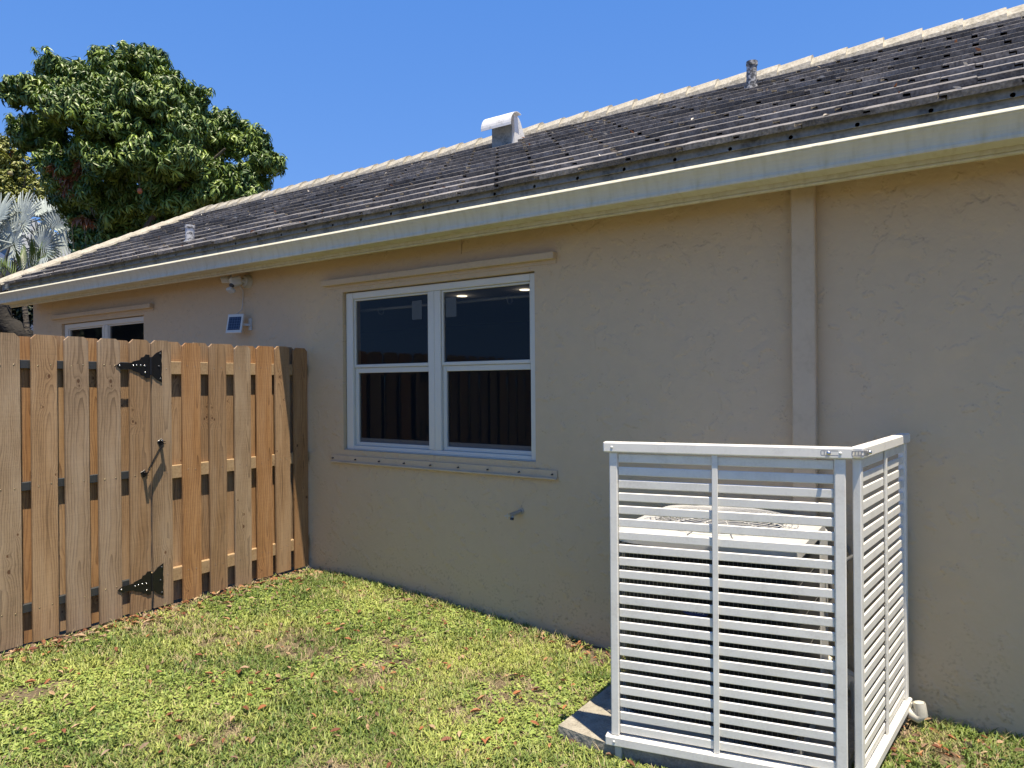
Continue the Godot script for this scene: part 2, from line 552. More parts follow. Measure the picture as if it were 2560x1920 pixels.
# ---------------------------------------------------------------- ground
func ground() -> void:
	var n := noise(5, 3.0, FastNoiseLite.TYPE_SIMPLEX_SMOOTH, 4)
	var n2 := noise(6, 0.9, FastNoiseLite.TYPE_SIMPLEX_SMOOTH, 3)
	var st := begin()
	var x0 := -4.9
	var x1 := 3.1
	var z0 := -0.1
	var z1 := 5.5
	var sx := 0.05
	var nx := int((x1 - x0) / sx)
	var nz := int((z1 - z0) / sx)
	var h := func(i: int, j: int) -> Vector3:
		var x := x0 + i * sx
		var z := z0 + j * sx
		var edge := minf(minf(i, nx - i), minf(j, nz - j))
		var amp := clampf(edge / 8.0, 0.0, 1.0)
		return Vector3(x, ground_y(x, z) + amp * (0.012 * n.get_noise_2d(x, z) + 0.02 * n2.get_noise_2d(x, z)), z)
	var grid := []
	for j in nz + 1:
		var row := PackedVector3Array()
		for i in nx + 1:
			row.append(h.call(i, j))
		grid.append(row)
	for j in nz:
		for i in nx:
			var a: Vector3 = grid[j][i]
			var b: Vector3 = grid[j][i + 1]
			var c: Vector3 = grid[j + 1][i + 1]
			var d: Vector3 = grid[j + 1][i]
			vtri(st, a, b, c, Vector3.UP, Vector3.UP, Vector3.UP)
			vtri(st, a, c, d, Vector3.UP, Vector3.UP, Vector3.UP)
	# the rest of the sheet, to the horizon, joined along the grid's rim
	var far := 200.0
	for j in nz:
		var a: Vector3 = grid[j][0]
		var b: Vector3 = grid[j + 1][0]
		face(st, [a, b, Vector3(-far, -0.05, b.z), Vector3(-far, -0.05, a.z)], Vector3.UP)
		a = grid[j][nx]
		b = grid[j + 1][nx]
		face(st, [a, b, Vector3(far, -0.14, b.z), Vector3(far, -0.14, a.z)], Vector3.UP)
	for i in nx:
		var a: Vector3 = grid[0][i]
		var b: Vector3 = grid[0][i + 1]
		face(st, [a, b, Vector3(b.x, b.y, -far), Vector3(a.x, a.y, -far)], Vector3.UP)
		a = grid[nz][i]
		b = grid[nz][i + 1]
		face(st, [a, b, Vector3(b.x, b.y, far), Vector3(a.x, a.y, far)], Vector3.UP)
	for sxx in [[x0, -far, -0.025, -0.05], [x1, far, -0.135, -0.14]]:
		for szz in [[grid[0][0 if sxx[1] < 0 else nx], -far], [grid[nz][0 if sxx[1] < 0 else nx], far]]:
			var p: Vector3 = szz[0]
			face(st, [p, Vector3(sxx[1], sxx[3], p.z), Vector3(sxx[1], sxx[3], szz[1]), Vector3(p.x, p.y, szz[1])], Vector3.UP)
	var soil := worldly(mat(1, 1, 1, 0.95), mottle(21, 512, 0.012, 0.10, 0.5, [Color(0.04, 0.03, 0.018), Color(0.105, 0.078, 0.046), Color(0.17, 0.135, 0.08), Color(0.25, 0.20, 0.125)]), 0.9, grey_tex(22, 512, 0.08), 1.2)
	var g := part(st, "ground", soil, self)
	g.set_meta("kind", "structure")
	# concrete pad under the cooling unit
	st = begin()
	var o := PackedVector2Array([Vector2(-1.60, 1.166), Vector2(-1.33, 1.19), Vector2(-0.42, 0.96), Vector2(-0.38, 0.10), Vector2(-1.56, 0.12)])
	slab(st, Transform3D(Basis(Vector3(1, 0, 0), Vector3(0, 0, 1), Vector3(0, 1, 0)), Vector3(0, -0.20, 0)), o, 0.125)
	var pad := part(st, "concrete_pad", M.concrete, self)
	pad.set_meta("kind", "structure")

# ---------------------------------------------------------------- house
const WIN := [[-4.27, -2.42], [-9.10, -7.28]]
const ROOF_Z := 0.34
const ROOF_Y := 2.813
const PITCH := 0.53
const STEP := 0.225
const ROWS := 12

func house() -> void:
	var h := thing("house", "single-storey beige stucco house with dark tiled roof and white gutter", "house", Vector3.ZERO)
	# wall with two window openings, 0.2 m thick
	var st := begin()
	var lo := -0.45
	var hi := 2.80
	var xs := [-9.85, WIN[1][0], WIN[1][1], WIN[0][0], WIN[0][1], 3.6]
	var ys := [lo, 1.0, 2.295, hi]
	for i in 5:
		for j in 3:
			if j == 1 and (i == 1 or i == 3):
				continue
			for zz in [[0.0, 1.0], [-0.2, -1.0]]:
				var p := [Vector3(xs[i], ys[j], zz[0]), Vector3(xs[i + 1], ys[j], zz[0]), Vector3(xs[i + 1], ys[j + 1], zz[0]), Vector3(xs[i], ys[j + 1], zz[0])]
				face(st, p, Vector3(0, 0, zz[1]), [wall_uv(p[0]), wall_uv(p[1]), wall_uv(p[2]), wall_uv(p[3])])
	for w in WIN:
		for e in [[Vector3(w[0], 1.0, 0), Vector3(w[0], 2.295, 0), Vector3(1, 0, 0)], [Vector3(w[1], 1.0, 0), Vector3(w[1], 2.295, 0), Vector3(-1, 0, 0)], [Vector3(w[0], 1.0, 0), Vector3(w[1], 1.0, 0), Vector3(0, 1, 0)], [Vector3(w[0], 2.295, 0), Vector3(w[1], 2.295, 0), Vector3(0, -1, 0)]]:
			var back := Vector3(0, 0, -0.2)
			face(st, [e[0], e[1], e[1] + back, e[0] + back], e[2], [wall_uv(e[0]), wall_uv(e[1]), wall_uv(e[1]), wall_uv(e[0])])
	# the other sides of the house
	var bz := -5.1
	for s in [[Vector3(-9.85, 0, 0), Vector3(-9.85, 0, bz), Vector3(-1, 0, 0)], [Vector3(3.6, 0, 0), Vector3(3.6, 0, bz), Vector3(1, 0, 0)], [Vector3(-9.85, 0, bz), Vector3(3.6, 0, bz), Vector3(0, 0, -1)]]:
		var a: Vector3 = s[0]
		var b: Vector3 = s[1]
		var u := Vector3(0, hi, 0)
		var d := Vector3(0, lo, 0)
		var uv := [Vector2(0, 1), Vector2(0.4, 1), Vector2(0.4, 0), Vector2(0, 0)]
		face(st, [a + d, b + d, b + u, a + u], s[2], uv)
	for gx in [-9.85, 3.6]:
		var s := -1.0 if gx < 0 else 1.0
		face(st, [Vector3(gx, hi, 0.0), Vector3(gx, hi, bz), Vector3(gx, 4.05, -2.3)], Vector3(s, 0, 0), [Vector2(0, 0), Vector2(0.4, 0), Vector2(0.2, 0.3)])
	part(st, "wall", M.stucco, h)
	windows(h)
	room(h)
	# hurricane shutter tracks above and below each window
	for k in 2:
		var dx: float = WIN[k][0] + 4.27
		st = begin()
		bar(st, Vector3(-4.466 + dx, 2.354, 0.002), Vector3(-2.245 + dx, 2.401, 0.012))
		bar(st, Vector3(-4.466 + dx, 2.354, 0.012), Vector3(-2.245 + dx, 2.400, 0.052), 0.003)
		bar(st, Vector3(-4.462 + dx, 2.33, 0.002), Vector3(-2.249 + dx, 2.3535, 0.008))
		part(st, "shutter_track", M.trim, h)
		st = begin()
		bar(st, Vector3(-4.404 + dx, 0.895, 0.002), Vector3(-2.25 + dx, 0.955, 0.011), 0.002)
		bar(st, Vector3(-4.404 + dx, 0.893, 0.011), Vector3(-2.25 + dx, 0.905, 0.028), 0.002)
		var low := part(st, "shutter_track", M.trim, h)
		st = begin()
		for i in 9:
			var x := -4.38 + dx + i * 0.262
			tube(st, [Vector3(x, 0.928, 0.010), Vector3(x, 0.928, 0.026)], [0.006], 6)
		part(st, "stud", M.steel_dark, low).set_meta("kind", "stuff")
	# boxed pipe chase up the wall
	st = begin()
	bar(st, Vector3(-0.768, 0.05, 0.0015), Vector3(-0.648, 2.66, 0.072), 0.006)
	part(st, "pipe_chase", M.trim, h)
	st = begin()
	bar(st, Vector3(-3.062, 2.475, 0.002), Vector3(-3.032, 2.66, 0.012), 0.002)
	part(st, "trim_strip", M.trim, h)
	# eave: fascia, soffit, drip edge, gutter
	var ex0 := -9.80
	var ex1 := 3.9
	st = begin()
	bar(st, Vector3(ex0, 2.530, 0.24), Vector3(ex1, 2.745, 0.28))
	bar(st, Vector3(ex0, 2.517, 0.24), Vector3(ex1, 2.5295, 0.270), 0.003)
	part(st, "fascia", M.gutter, h)
	st = begin()
	bar(st, Vector3(ex0, 2.635, 0.001), Vector3(ex1, 2.65, 0.239))
	part(st, "soffit", M.trim, h)
	st = begin()
	var prof := [Vector2(0.283, 2.735), Vector2(0.283, 2.552), Vector2(0.286, 2.549), Vector2(0.383, 2.549), Vector2(0.390, 2.551), Vector2(0.3915, 2.564), Vector2(0.389, 2.569), Vector2(0.388, 2.578), Vector2(0.390, 2.592), Vector2(0.395, 2.610), Vector2(0.403, 2.628), Vector2(0.412, 2.643), Vector2(0.4165, 2.653), Vector2(0.421, 2.655), Vector2(0.4215, 2.659), Vector2(0.4175, 2.666), Vector2(0.404, 2.678), Vector2(0.401, 2.674)]
	sweep_x(st, prof, ex0, ex1, Vector2(0.34, 2.64))
	var inner := [Vector2(0.285, 2.735), Vector2(0.286, 2.553), Vector2(0.385, 2.552), Vector2(0.386, 2.58), Vector2(0.402, 2.632), Vector2(0.414, 2.66), Vector2(0.401, 2.668)]
	for i in inner.size() - 1:
		var a: Vector2 = inner[i]
		var b: Vector2 = inner[i + 1]
		face(st, [Vector3(ex0, a.y, a.x), Vector3(ex1, a.y, a.x), Vector3(ex1, b.y, b.x), Vector3(ex0, b.y, b.x)], Vector3(0, 2.66 - (a.y + b.y) * 0.5, 0.34 - (a.x + b.x) * 0.5))
	var endcap := PackedVector2Array()
	for v in prof.slice(1, 15):
		endcap.append(v)
	for ex in [ex0 - 0.002, ex1]:
		slab(st, Transform3D(Basis(Vector3(0, 0, 1), Vector3(0, 1, 0), Vector3(1, 0, 0)), Vector3(ex, 0, 0)), endcap, 0.002)
	var gut := part(st, "gutter", M.gutter, h)
	for gx in [-6.9, -3.75, -0.6, 2.5]:
		st = begin()
		var seam := []
		for v in prof.slice(2, 15):
			seam.append(v + (v - Vector2(0.34, 2.62)).normalized() * 0.0018)
		sweep_x(st, seam, gx, gx + 0.028, Vector2(0.34, 2.64))
		part(st, "seam_sleeve", M.gutter, gut)
	st = begin()
	bar(st, Vector3(ex0, 2.690, 0.2865), Vector3(ex1, 2.754, 0.289))
	bar(st, Vector3(ex0, 2.746, 0.20), Vector3(ex1, 2.754, 0.2865))
	part(st, "drip_edge", M.metal_edge, h)
	roof(h, ex0 - 0.15, ex1)

func windows(h: Node3D) -> void:
	for k in 2:
		var dx: float = WIN[k][0] + 4.27
		var w := Node3D.new()
		put(w, "window", h)
		var st := begin()
		var z0 := -0.085
		var z1 := -0.03
		# outer frame, centre post and meeting rails
		bar(st, Vector3(-4.262 + dx, 1.006, z0), Vector3(-4.185 + dx, 2.288, z1), 0.004)
		bar(st, Vector3(-2.475 + dx, 1.006, z0), Vector3(-2.428 + dx, 2.288, z1), 0.004)
		bar(st, Vector3(-4.184 + dx, 2.236, z0), Vector3(-2.476 + dx, 2.288, z1 - 0.001), 0.004)
		bar(st, Vector3(-4.184 + dx, 1.006, z0), Vector3(-2.476 + dx, 1.036, z1 - 0.001), 0.004)
		bar(st, Vector3(-3.385 + dx, 1.037, z0), Vector3(-3.265 + dx, 2.235, z1 - 0.002), 0.004)
		bar(st, Vector3(-3.3265 + dx, 1.037, z0), Vector3(-3.3235 + dx, 2.235, z1 + 0.0015))
		part(st, "window_frame", M.frame, w)
		st = begin()
		bar(st, Vector3(-4.268 + dx, 1.0015, -0.12), Vector3(-2.422 + dx, 1.0055, -0.012), 0.002)
		part(st, "window_sill", M.frame, w)
		for s in [[-4.184, -3.386], [-3.264, -2.476]]:
			for row in 2:
				var y0 := 1.672 if row == 1 else 1.037
				var y1 := 2.235 if row == 1 else 1.671
				var zf := -0.044 if row == 1 else -0.056
				var a: float = s[0] + dx + 0.001
				var b: float = s[1] + dx - 0.001
				var side := 0.016 if row == 1 else 0.034
				var foot := 0.026 if row == 1 else 0.028
				var head := 0.016 if row == 1 else 0.042
				st = begin()
				bar(st, Vector3(a, y0, zf - 0.03), Vector3(a + side, y1, zf), 0.003)
				bar(st, Vector3(b - 0.012, y0, zf - 0.03), Vector3(b, y1, zf), 0.003)
				bar(st, Vector3(a + side, y1 - head, zf - 0.03), Vector3(b - 0.012, y1, zf - 0.001), 0.003)
				bar(st, Vector3(a + side, y0, zf - 0.03), Vector3(b - 0.012, y0 + foot, zf - 0.001), 0.003)
				part(st, "sash", M.sash, w)
				st = begin()
				var gz := zf - 0.016
				face(st, [Vector3(a + side, y0 + foot, gz), Vector3(b - 0.012, y0 + foot, gz), Vector3(b - 0.012, y1 - head, gz), Vector3(a + side, y1 - head, gz)], Vector3(0, 0, 1))
				part(st, "pane", M.glass, w)
				if row == 0:
					st = begin()
					bar(st, Vector3(a + side, y0 + foot + 0.0005, gz - 0.012), Vector3(b - 0.012, y0 + foot + 0.032, gz - 0.004))
					part(st, "bottom_rail", M.unit_trim, w)
				elif k == 0:
					st = begin()
					var sx := -3.567 if s[0] < -4.0 else -3.233
					bar(st, Vector3(sx, 2.033, gz + 0.0008), Vector3(sx + 0.10, 2.178, gz + 0.0014))
					part(st, "sticker", M.sticker, w)

func room(h: Node3D) -> void:
	# what stands behind the panes
	var r := Node3D.new()
	put(r, "room", h)
	var st := begin()
	var a := Vector3(-9.6, 0.0, -4.6)
	var b := Vector3(-0.9, 2.45, -0.201)
	for q in [[Vector3(a.x, a.y, a.z), Vector3(b.x, a.y, a.z), Vector3(b.x, b.y, a.z), Vector3(a.x, b.y, a.z), Vector3(0, 0, 1)], [Vector3(a.x, a.y, a.z), Vector3(a.x, a.y, b.z), Vector3(a.x, b.y, b.z), Vector3(a.x, b.y, a.z), Vector3(1, 0, 0)], [Vector3(b.x, a.y, a.z), Vector3(b.x, a.y, b.z), Vector3(b.x, b.y, b.z), Vector3(b.x, b.y, a.z), Vector3(-1, 0, 0)]]:
		face(st, [q[0], q[1], q[2], q[3]], q[4])
	part(st, "inner_wall", M.room, r)
	st = begin()
	bar(st, Vector3(a.x, -0.06, a.z), Vector3(b.x, 0.0, b.z))
	part(st, "floor", M.room_floor, r)
	st = begin()
	bar(st, Vector3(a.x, 2.45, a.z), Vector3(b.x, 2.50, b.z))
	part(st, "ceiling", M.room_ceiling, r)
	# curtain rod with rings
	st = begin()
	tube(st, [Vector3(-4.35, 2.17, -0.27), Vector3(-2.3, 2.17, -0.27)], [0.012], 8)
	for x in [-3.45, -2.80, -4.1]:
		var ring := []
		for i in 17:
			ring.append(Vector3(x + 0.004 * (i % 2), 2.155 + 0.034 * sin(TAU * i / 16.0), -0.27 + 0.034 * cos(TAU * i / 16.0)))
		tube(st, ring, [0.004], 5, false)
	part(st, "curtain_rod", M.unit_trim, r)
	var glow := mat(0.8, 0.8, 0.8)
	glow.emission_enabled = true
	glow.emission = Color(1.0, 0.93, 0.80)
	glow.emission_energy_multiplier = 1.6
	for p in [Vector3(-4.341, 2.449, -1.714), Vector3(-3.56, 2.449, -1.70)]:
		st = begin()
		var o := PackedVector2Array()
		for i in 20:
			o.append(Vector2(cos(TAU * i / 20.0), sin(TAU * i / 20.0)) * 0.055)
		slab(st, Transform3D(Basis(Vector3(1, 0, 0), Vector3(0, 0, 1), Vector3(0, -1, 0)), p), o, 0.006)
		part(st, "ceiling_light", glow, r)
		var l := OmniLight3D.new()
		l.name = "downlight"
		l.light_energy = 0.008
		l.light_size = 0.05
		l.light_color = Color(1.0, 0.93, 0.8)
		l.omni_range = 8.0
		l.omni_attenuation = 2.0
		l.shadow_enabled = true
		r.add_child(l, true)
		l.position = p - Vector3(0, 0.03, 0)

# a tile seen from the front: its side lap and the lip that covers the next one's lap
func tile_mesh(sd: int, length := 0.29) -> ArrayMesh:
	var r := RandomNumberGenerator.new()
	r.seed = sd
	var w := 0.302
	var t := 0.031
	var ol := PackedVector2Array([Vector2(0, 0), Vector2(w - 0.034, 0), Vector2(w - 0.034, 0.001), Vector2(w - 0.003, 0.001), Vector2(w - 0.003, 0.010), Vector2(w - 0.033, 0.010), Vector2(w - 0.033, t), Vector2(-0.0305, t), Vector2(-0.0305, t - 0.009), Vector2(0, t - 0.010)])
	var st := begin()
	var cut := 0.0022
	var low := PackedVector2Array()
	for p in ol:
		low.append(Vector2(p.x, minf(p.y, t - cut * 0.8)) if p.y > t - cut else p)
	var idx := Geometry2D.triangulate_polygon(low)
	for i in range(0, idx.size(), 3):
		face(st, [Vector3(low[idx[i]].x, low[idx[i]].y, 0), Vector3(low[idx[i + 1]].x, low[idx[i + 1]].y, 0), Vector3(low[idx[i + 2]].x, low[idx[i + 2]].y, 0)], Vector3(0, 0, 1))
	for i in ol.size():
		var j := (i + 1) % ol.size()
		var e := ol[j] - ol[i]
		var n := Vector3(e.y, -e.x, 0)
		face(st, [Vector3(low[i].x, low[i].y, 0), Vector3(low[j].x, low[j].y, 0), Vector3(ol[j].x, ol[j].y, -cut), Vector3(ol[i].x, ol[i].y, -cut)], n + Vector3(0, 0, 0.01))
		if n.y >= -0.001:
			face(st, [Vector3(ol[i].x, ol[i].y, -cut), Vector3(ol[j].x, ol[j].y, -cut), Vector3(ol[j].x, ol[j].y, -length), Vector3(ol[i].x, ol[i].y, -length)], n)
	return st.commit()

func roof(h: Node3D, ex0: float, ex1: float) -> void:
	# deck
	var st := begin()
	var rz := -2.30
	var top := ROOF_Y + (ROOF_Z - rz) * PITCH - 0.05
	var fy := ROOF_Y + (ROOF_Z - 0.29) * PITCH - 0.105
	var bz := 2.0 * rz - 0.29
	for s in [0.0, -0.04]:
		face(st, [Vector3(ex0, fy + s, 0.29), Vector3(ex1, fy + s, 0.29), Vector3(ex1, top + s, rz), Vector3(ex0, top + s, rz)], Vector3(0, 1, 0.5) * (1.0 if s == 0.0 else -1.0))
		face(st, [Vector3(ex0, fy + s, bz), Vector3(ex1, fy + s, bz), Vector3(ex1, top + s, rz), Vector3(ex0, top + s, rz)], Vector3(0, 1, -0.5) * (1.0 if s == 0.0 else -1.0))
	for ex in [ex0, ex1]:
		var s := -1.0 if ex < 0 else 1.0
		face(st, [Vector3(ex, fy, 0.29), Vector3(ex, fy - 0.04, 0.29), Vector3(ex, top - 0.04, rz), Vector3(ex, top, rz)], Vector3(s, 0, 0))
		face(st, [Vector3(ex, fy, bz), Vector3(ex, fy - 0.04, bz), Vector3(ex, top - 0.04, rz), Vector3(ex, top, rz)], Vector3(s, 0, 0))
	var rf := part(st, "roof", M.tiles[0], h)
	# tiles, course by course; the nearest in view are parts, the rest one mass
	var meshes := [tile_mesh(1), tile_mesh(1, 0.14)]
	var tilt := atan(PITCH - 0.031 / STEP)
	var spots := []
	for k in ROWS:
		var shift := 0.15 if k % 2 else 0.0
		var n := int((ex1 - ex0) / 0.303)
		for i in n + 1:
			var x := -9.93 + i * 0.303 + shift - 0.12
			if x < ex0 - 0.01 or x > ex1 - 0.3:
				continue
			var p := Vector3(x + rng.randf_range(-0.002, 0.002), ROOF_Y - 0.031 * cos(tilt) + k * STEP * PITCH + rng.randf_range(-0.002, 0.005), ROOF_Z - k * STEP + rng.randf_range(-0.006, 0.006))
			var turn := rng.randf_range(-0.006, 0.006)
			var b := Basis(Vector3.UP, turn) * Basis(Vector3.RIGHT, tilt + rng.randf_range(-0.006, 0.008))
			spots.append([CAM.distance_to(p + Vector3(0.15, 0, 0)) + (100.0 if x > 0.62 - k * 0.02 else 0.0), Transform3D(b, p), rng.randi() % 4, 1 if k == ROWS - 1 else 0])
	spots.sort_custom(func(a, b): return a[0] < b[0])
	var rest := [begin(), begin(), begin(), begin()]
	for i in spots.size():
		if i < 300:
			var o := part_of(meshes[spots[i][3]], "roof_tile", M.tiles[spots[i][2]], rf)
			o.transform = spots[i][1]
		else:
			rest[spots[i][2]].append_from(meshes[spots[i][3]], 0, spots[i][1])
	var mass := ArrayMesh.new()
	for k in 4:
		mass = rest[k].commit(mass)
	var far := MeshInstance3D.new()
	far.mesh = mass
	for k in 4:
		mass.surface_set_material(k, M.tiles[k])
	put(far, "far_roof_tiles", rf)
	far.set_meta("kind", "stuff")
	# back slope: plain courses never seen from here, as one mass
	st = begin()
	for k in 12:
		var z := 2.0 * rz - 0.34 + k * STEP
		var y := ROOF_Y + k * STEP * PITCH
		face(st, [Vector3(ex0, y, z), Vector3(ex1, y, z), Vector3(ex1, y + STEP * PITCH - 0.031, z + STEP), Vector3(ex0, y + STEP * PITCH - 0.031, z + STEP)], Vector3(0, 1, -0.4))
		face(st, [Vector3(ex0, y, z), Vector3(ex1, y, z), Vector3(ex1, y - 0.031, z), Vector3(ex0, y - 0.031, z)], Vector3(0, 0, -1))
	part(st, "back_slope_tiles", M.tiles[1], rf).set_meta("kind", "stuff")
	# eave closure: bent metal strips with a round weep hole each
	var strip := ArrayMesh.new()
	st = begin()
	var y0 := -0.030
	var y1 := 0.030
	var ring := []
	var outer := []
	for i in 16:
		var a := TAU * i / 16.0
		ring.append(Vector3(0.15 + 0.0105 * cos(a), y0 + 0.013 + 0.0105 * sin(a), 0))
		var c := cos(a)
		var s := sin(a)
		outer.append(Vector3(0.15 + (0.02 * signf(c) if absf(c) >= absf(s) * 1.0 else 0.02 * c / maxf(absf(s), 0.01)), y0 + 0.0135 + (0.0135 * signf(s) if absf(s) >= absf(c) else 0.0135 * s / maxf(absf(c), 0.01)), 0))
	for i in 16:
		var j := (i + 1) % 16
		face(st, [ring[i], ring[j], outer[j], outer[i]], Vector3(0, 0, 1))
		face(st, [ring[i], ring[j], ring[j] - Vector3(0, 0, 0.002), ring[i] - Vector3(0, 0, 0.002)], Vector3(0.15, y0 + 0.013, 0) - ring[i])
	face(st, [Vector3(0, y0, 0), Vector3(0.13, y0, 0), Vector3(0.13, y0 + 0.027, 0), Vector3(0, y0 + 0.027, 0)], Vector3(0, 0, 1))
	face(st, [Vector3(0.17, y0, 0), Vector3(0.302, y0, 0), Vector3(0.302, y0 + 0.027, 0), Vector3(0.17, y0 + 0.027, 0)], Vector3(0, 0, 1))
	face(st, [Vector3(0, y0 + 0.027, 0), Vector3(0.302, y0 + 0.027, 0), Vector3(0.302, y1, 0), Vector3(0, y1, 0)], Vector3(0, 0, 1))
	face(st, [Vector3(0, y0, 0), Vector3(0.302, y0, 0), Vector3(0.302, y0 - 0.001, 0.012), Vector3(0, y0 - 0.001, 0.012)], Vector3(0, 1, 0.1))
	strip = st.commit()
	for i in 46:
		var x := ex0 + i * 0.3027
		var o := part_of(strip, "eave_closure", M.metal_edge, rf)
		o.position = Vector3(x, 2.781, 0.300)
	# ridge caps, each lapping over the next
	var cap := begin()
	var prof := [Vector2(-0.150, -0.140), Vector2(-0.138, -0.075), Vector2(-0.075, -0.004), Vector2(-0.02, 0.022), Vector2(0.02, 0.022), Vector2(0.075, -0.004), Vector2(0.138, -0.075), Vector2(0.150, -0.140)]
	var clen := 0.33
	for i in prof.size() - 1:
		var a: Vector2 = prof[i]
		var b: Vector2 = prof[i + 1]
		var n := Vector3(0, b.x - a.x, -(b.y - a.y))
		face(cap, [Vector3(0, a.y - 0.012, a.x * 0.93), Vector3(clen, a.y + 0.014, a.x), Vector3(clen, b.y + 0.014, b.x), Vector3(0, b.y - 0.012, b.x * 0.93)], Vector3(0, maxf(0.1, n.y), n.z))
		face(cap, [Vector3(clen, a.y + 0.014, a.x), Vector3(clen, b.y + 0.014, b.x), Vector3(clen, b.y - 0.010, b.x * 0.9), Vector3(clen, a.y - 0.010, a.x * 0.9)], Vector3(1, 0, 0))
	var capm := cap.commit()
	var ry := ROOF_Y + (ROOF_Z - rz) * PITCH + 0.038
	var x := ex0 + 0.1
	while x < ex1 - 0.3:
		var o := part_of(capm, "ridge_tile", M.cap, rf)
		o.transform = Transform3D(Basis(Vector3(0, 0, 1), rng.randf_range(-0.012, 0.012)), Vector3(x, ry + rng.randf_range(-0.004, 0.004), rz))
		x += 0.265
	# tiles along the gable edge
	var slope := atan(PITCH)
	var along := Vector3(0, sin(slope), -cos(slope))
	var upn := Vector3(0, cos(slope), sin(slope))
	var d := 0.0
	while d < 2.9:
		var o := part_of(capm, "rake_tile", M.cap, rf)
		o.transform = Transform3D(Basis(along, upn * 0.40, along.cross(upn) * 0.8) * Basis(Vector3(0, 1, 0), rng.randf_range(-0.01, 0.01)), Vector3(ex0 - 0.02, ROOF_Y + 0.012, ROOF_Z + 0.02) + upn * 0.022 + along * d)
		d += 0.262
	# vents
	st = begin()
	var g := Transform3D(Basis(Vector3(0, 0, 1), Vector3(0, 1, 0), Vector3(1, 0, 0)), Vector3(-4.03, 3.93, -1.88))
	# side outline: z forwards, y up; a box that curls over to the front
	var curl := func(r: float, from: float, to: float, n: int) -> Array:
		var out := []
		for i in n + 1:
			var an := deg_to_rad(lerpf(from, to, float(i) / n))
			out.append(Vector2(0.03 + cos(an) * r * 0.95, 0.175 + sin(an) * r))
		return out
	var ol := PackedVector2Array([Vector2(0.045, -0.04), Vector2(-0.22, -0.04), Vector2(-0.195, 0.08)])
	for v in curl.call(0.148, 155, 0, 12):
		ol.append(v)
	for v in curl.call(0.140, 0, 80, 7):
		ol.append(v)
	ol.append(Vector2(0.035, 0.19))
	slab(st, g, ol, 0.27)
	part(st, "roof_vent", M.white_paint, rf)
	st = begin()
	var hood := PackedVector2Array()
	for v in curl.call(0.156, 110, -4, 12):
		hood.append(v)
	for v in curl.call(0.1495, -4, 110, 12):
		hood.append(v)
	slab(st, Transform3D(g.basis, Vector3(-4.075, 3.93, -1.88)), hood, 0.36)
	part(st, "vent_hood", M.white_paint, rf)
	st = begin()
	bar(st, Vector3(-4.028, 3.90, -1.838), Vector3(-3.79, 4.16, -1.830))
	part(st, "vent_shade_slab", M.metal_edge, rf)  # grey slab stands in for the shade under the hood
	for v in [[Vector3(-1.432, 3.90, -1.8), 0.040, 0.24, Vector3(0.012, 0, 0.01)], [Vector3(-6.46, 2.93, -0.02), 0.042, 0.21, Vector3(0.018, 0, 0.006)]]:
		st = begin()
		var p: Vector3 = v[0]
		var q: Vector3 = p + Vector3(0, v[2], 0) + v[3]
		tube(st, [p, p.lerp(q, 0.86), p.lerp(q, 0.87), q], [v[1], v[1], v[1] * 1.14, v[1] * 1.12], 14, false)
		tube(st, [q, p.lerp(q, 0.5)], [v[1] * 1.0, v[1] * 0.95], 14, false)
		tube(st, [p + Vector3(0, -0.05, 0), p + Vector3(0, 0.05, 0), p + Vector3(0, 0.055, 0)], [v[1] * 1.5, v[1] * 1.3, v[1]], 14, false)
		part(st, "vent_pipe", M.stack_old if p.x > -3.0 else M.stack, rf)

# ---------------------------------------------------------------- fence and gate
func board_mesh(w: float, h: float, flip: bool) -> ArrayMesh:
	var st := begin()
	var e := 0.026
	var t := 0.017
	# along z (width), y (height), x = thickness, front at x = t
	var o := [Vector2(0, 0), Vector2(w, 0), Vector2(w, h - e), Vector2(w - e, h), Vector2(e, h), Vector2(0, h - e)]
	var uv := []
	for p in o:
		var u: float = p.x / w
		uv.append(Vector2(1.0 - u if flip else u, 1.0 - p.y / h))
	for s in [[t, 1.0], [0.0, -1.0]]:
		var pts := []
		for p in o:
			pts.append(Vector3(s[0], p.y, p.x))
		face(st, pts, Vector3(s[1], 0, 0), uv)
	for i in 6:
		var j := (i + 1) % 6
		var a: Vector2 = o[i]
		var b: Vector2 = o[j]
		var n := Vector3(0, -(b.x - a.x), b.y - a.y)
		face(st, [Vector3(0, a.y, a.x), Vector3(0, b.y, b.x), Vector3(t, b.y, b.x), Vector3(t, a.y, a.x)], n, [uv[i], uv[j], uv[j] + Vector2(0.08, 0), uv[i] + Vector2(0.08, 0)])
	return st.commit()

func nails(st: SurfaceTool, x: float, y: float, z: float, r := 0.0035) -> void:
	ellipsoid(st, at(x, y, z), Vector3(0.002, r, r), 4, 6)

func boards(t: Node3D, meshes: Array, starts: Array, front: bool, w: float) -> void:
	for z in starts:
		var m: ArrayMesh = meshes[rng.randi() % meshes.size()]
		var b := part_of(m, "board", M.woods[rng.randi() % M.woods.size()], t)
		var x := -4.697 if front else -4.755
		b.transform = Transform3D(Basis(Vector3.RIGHT, rng.randf_range(-0.0025, 0.0025)) * Basis(Vector3.UP, rng.randf_range(-0.012, 0.012)), Vector3(x + rng.randf_range(-0.0008, 0.0008), -0.004 + rng.randf_range(-0.008, 0.008), z) - t.position)

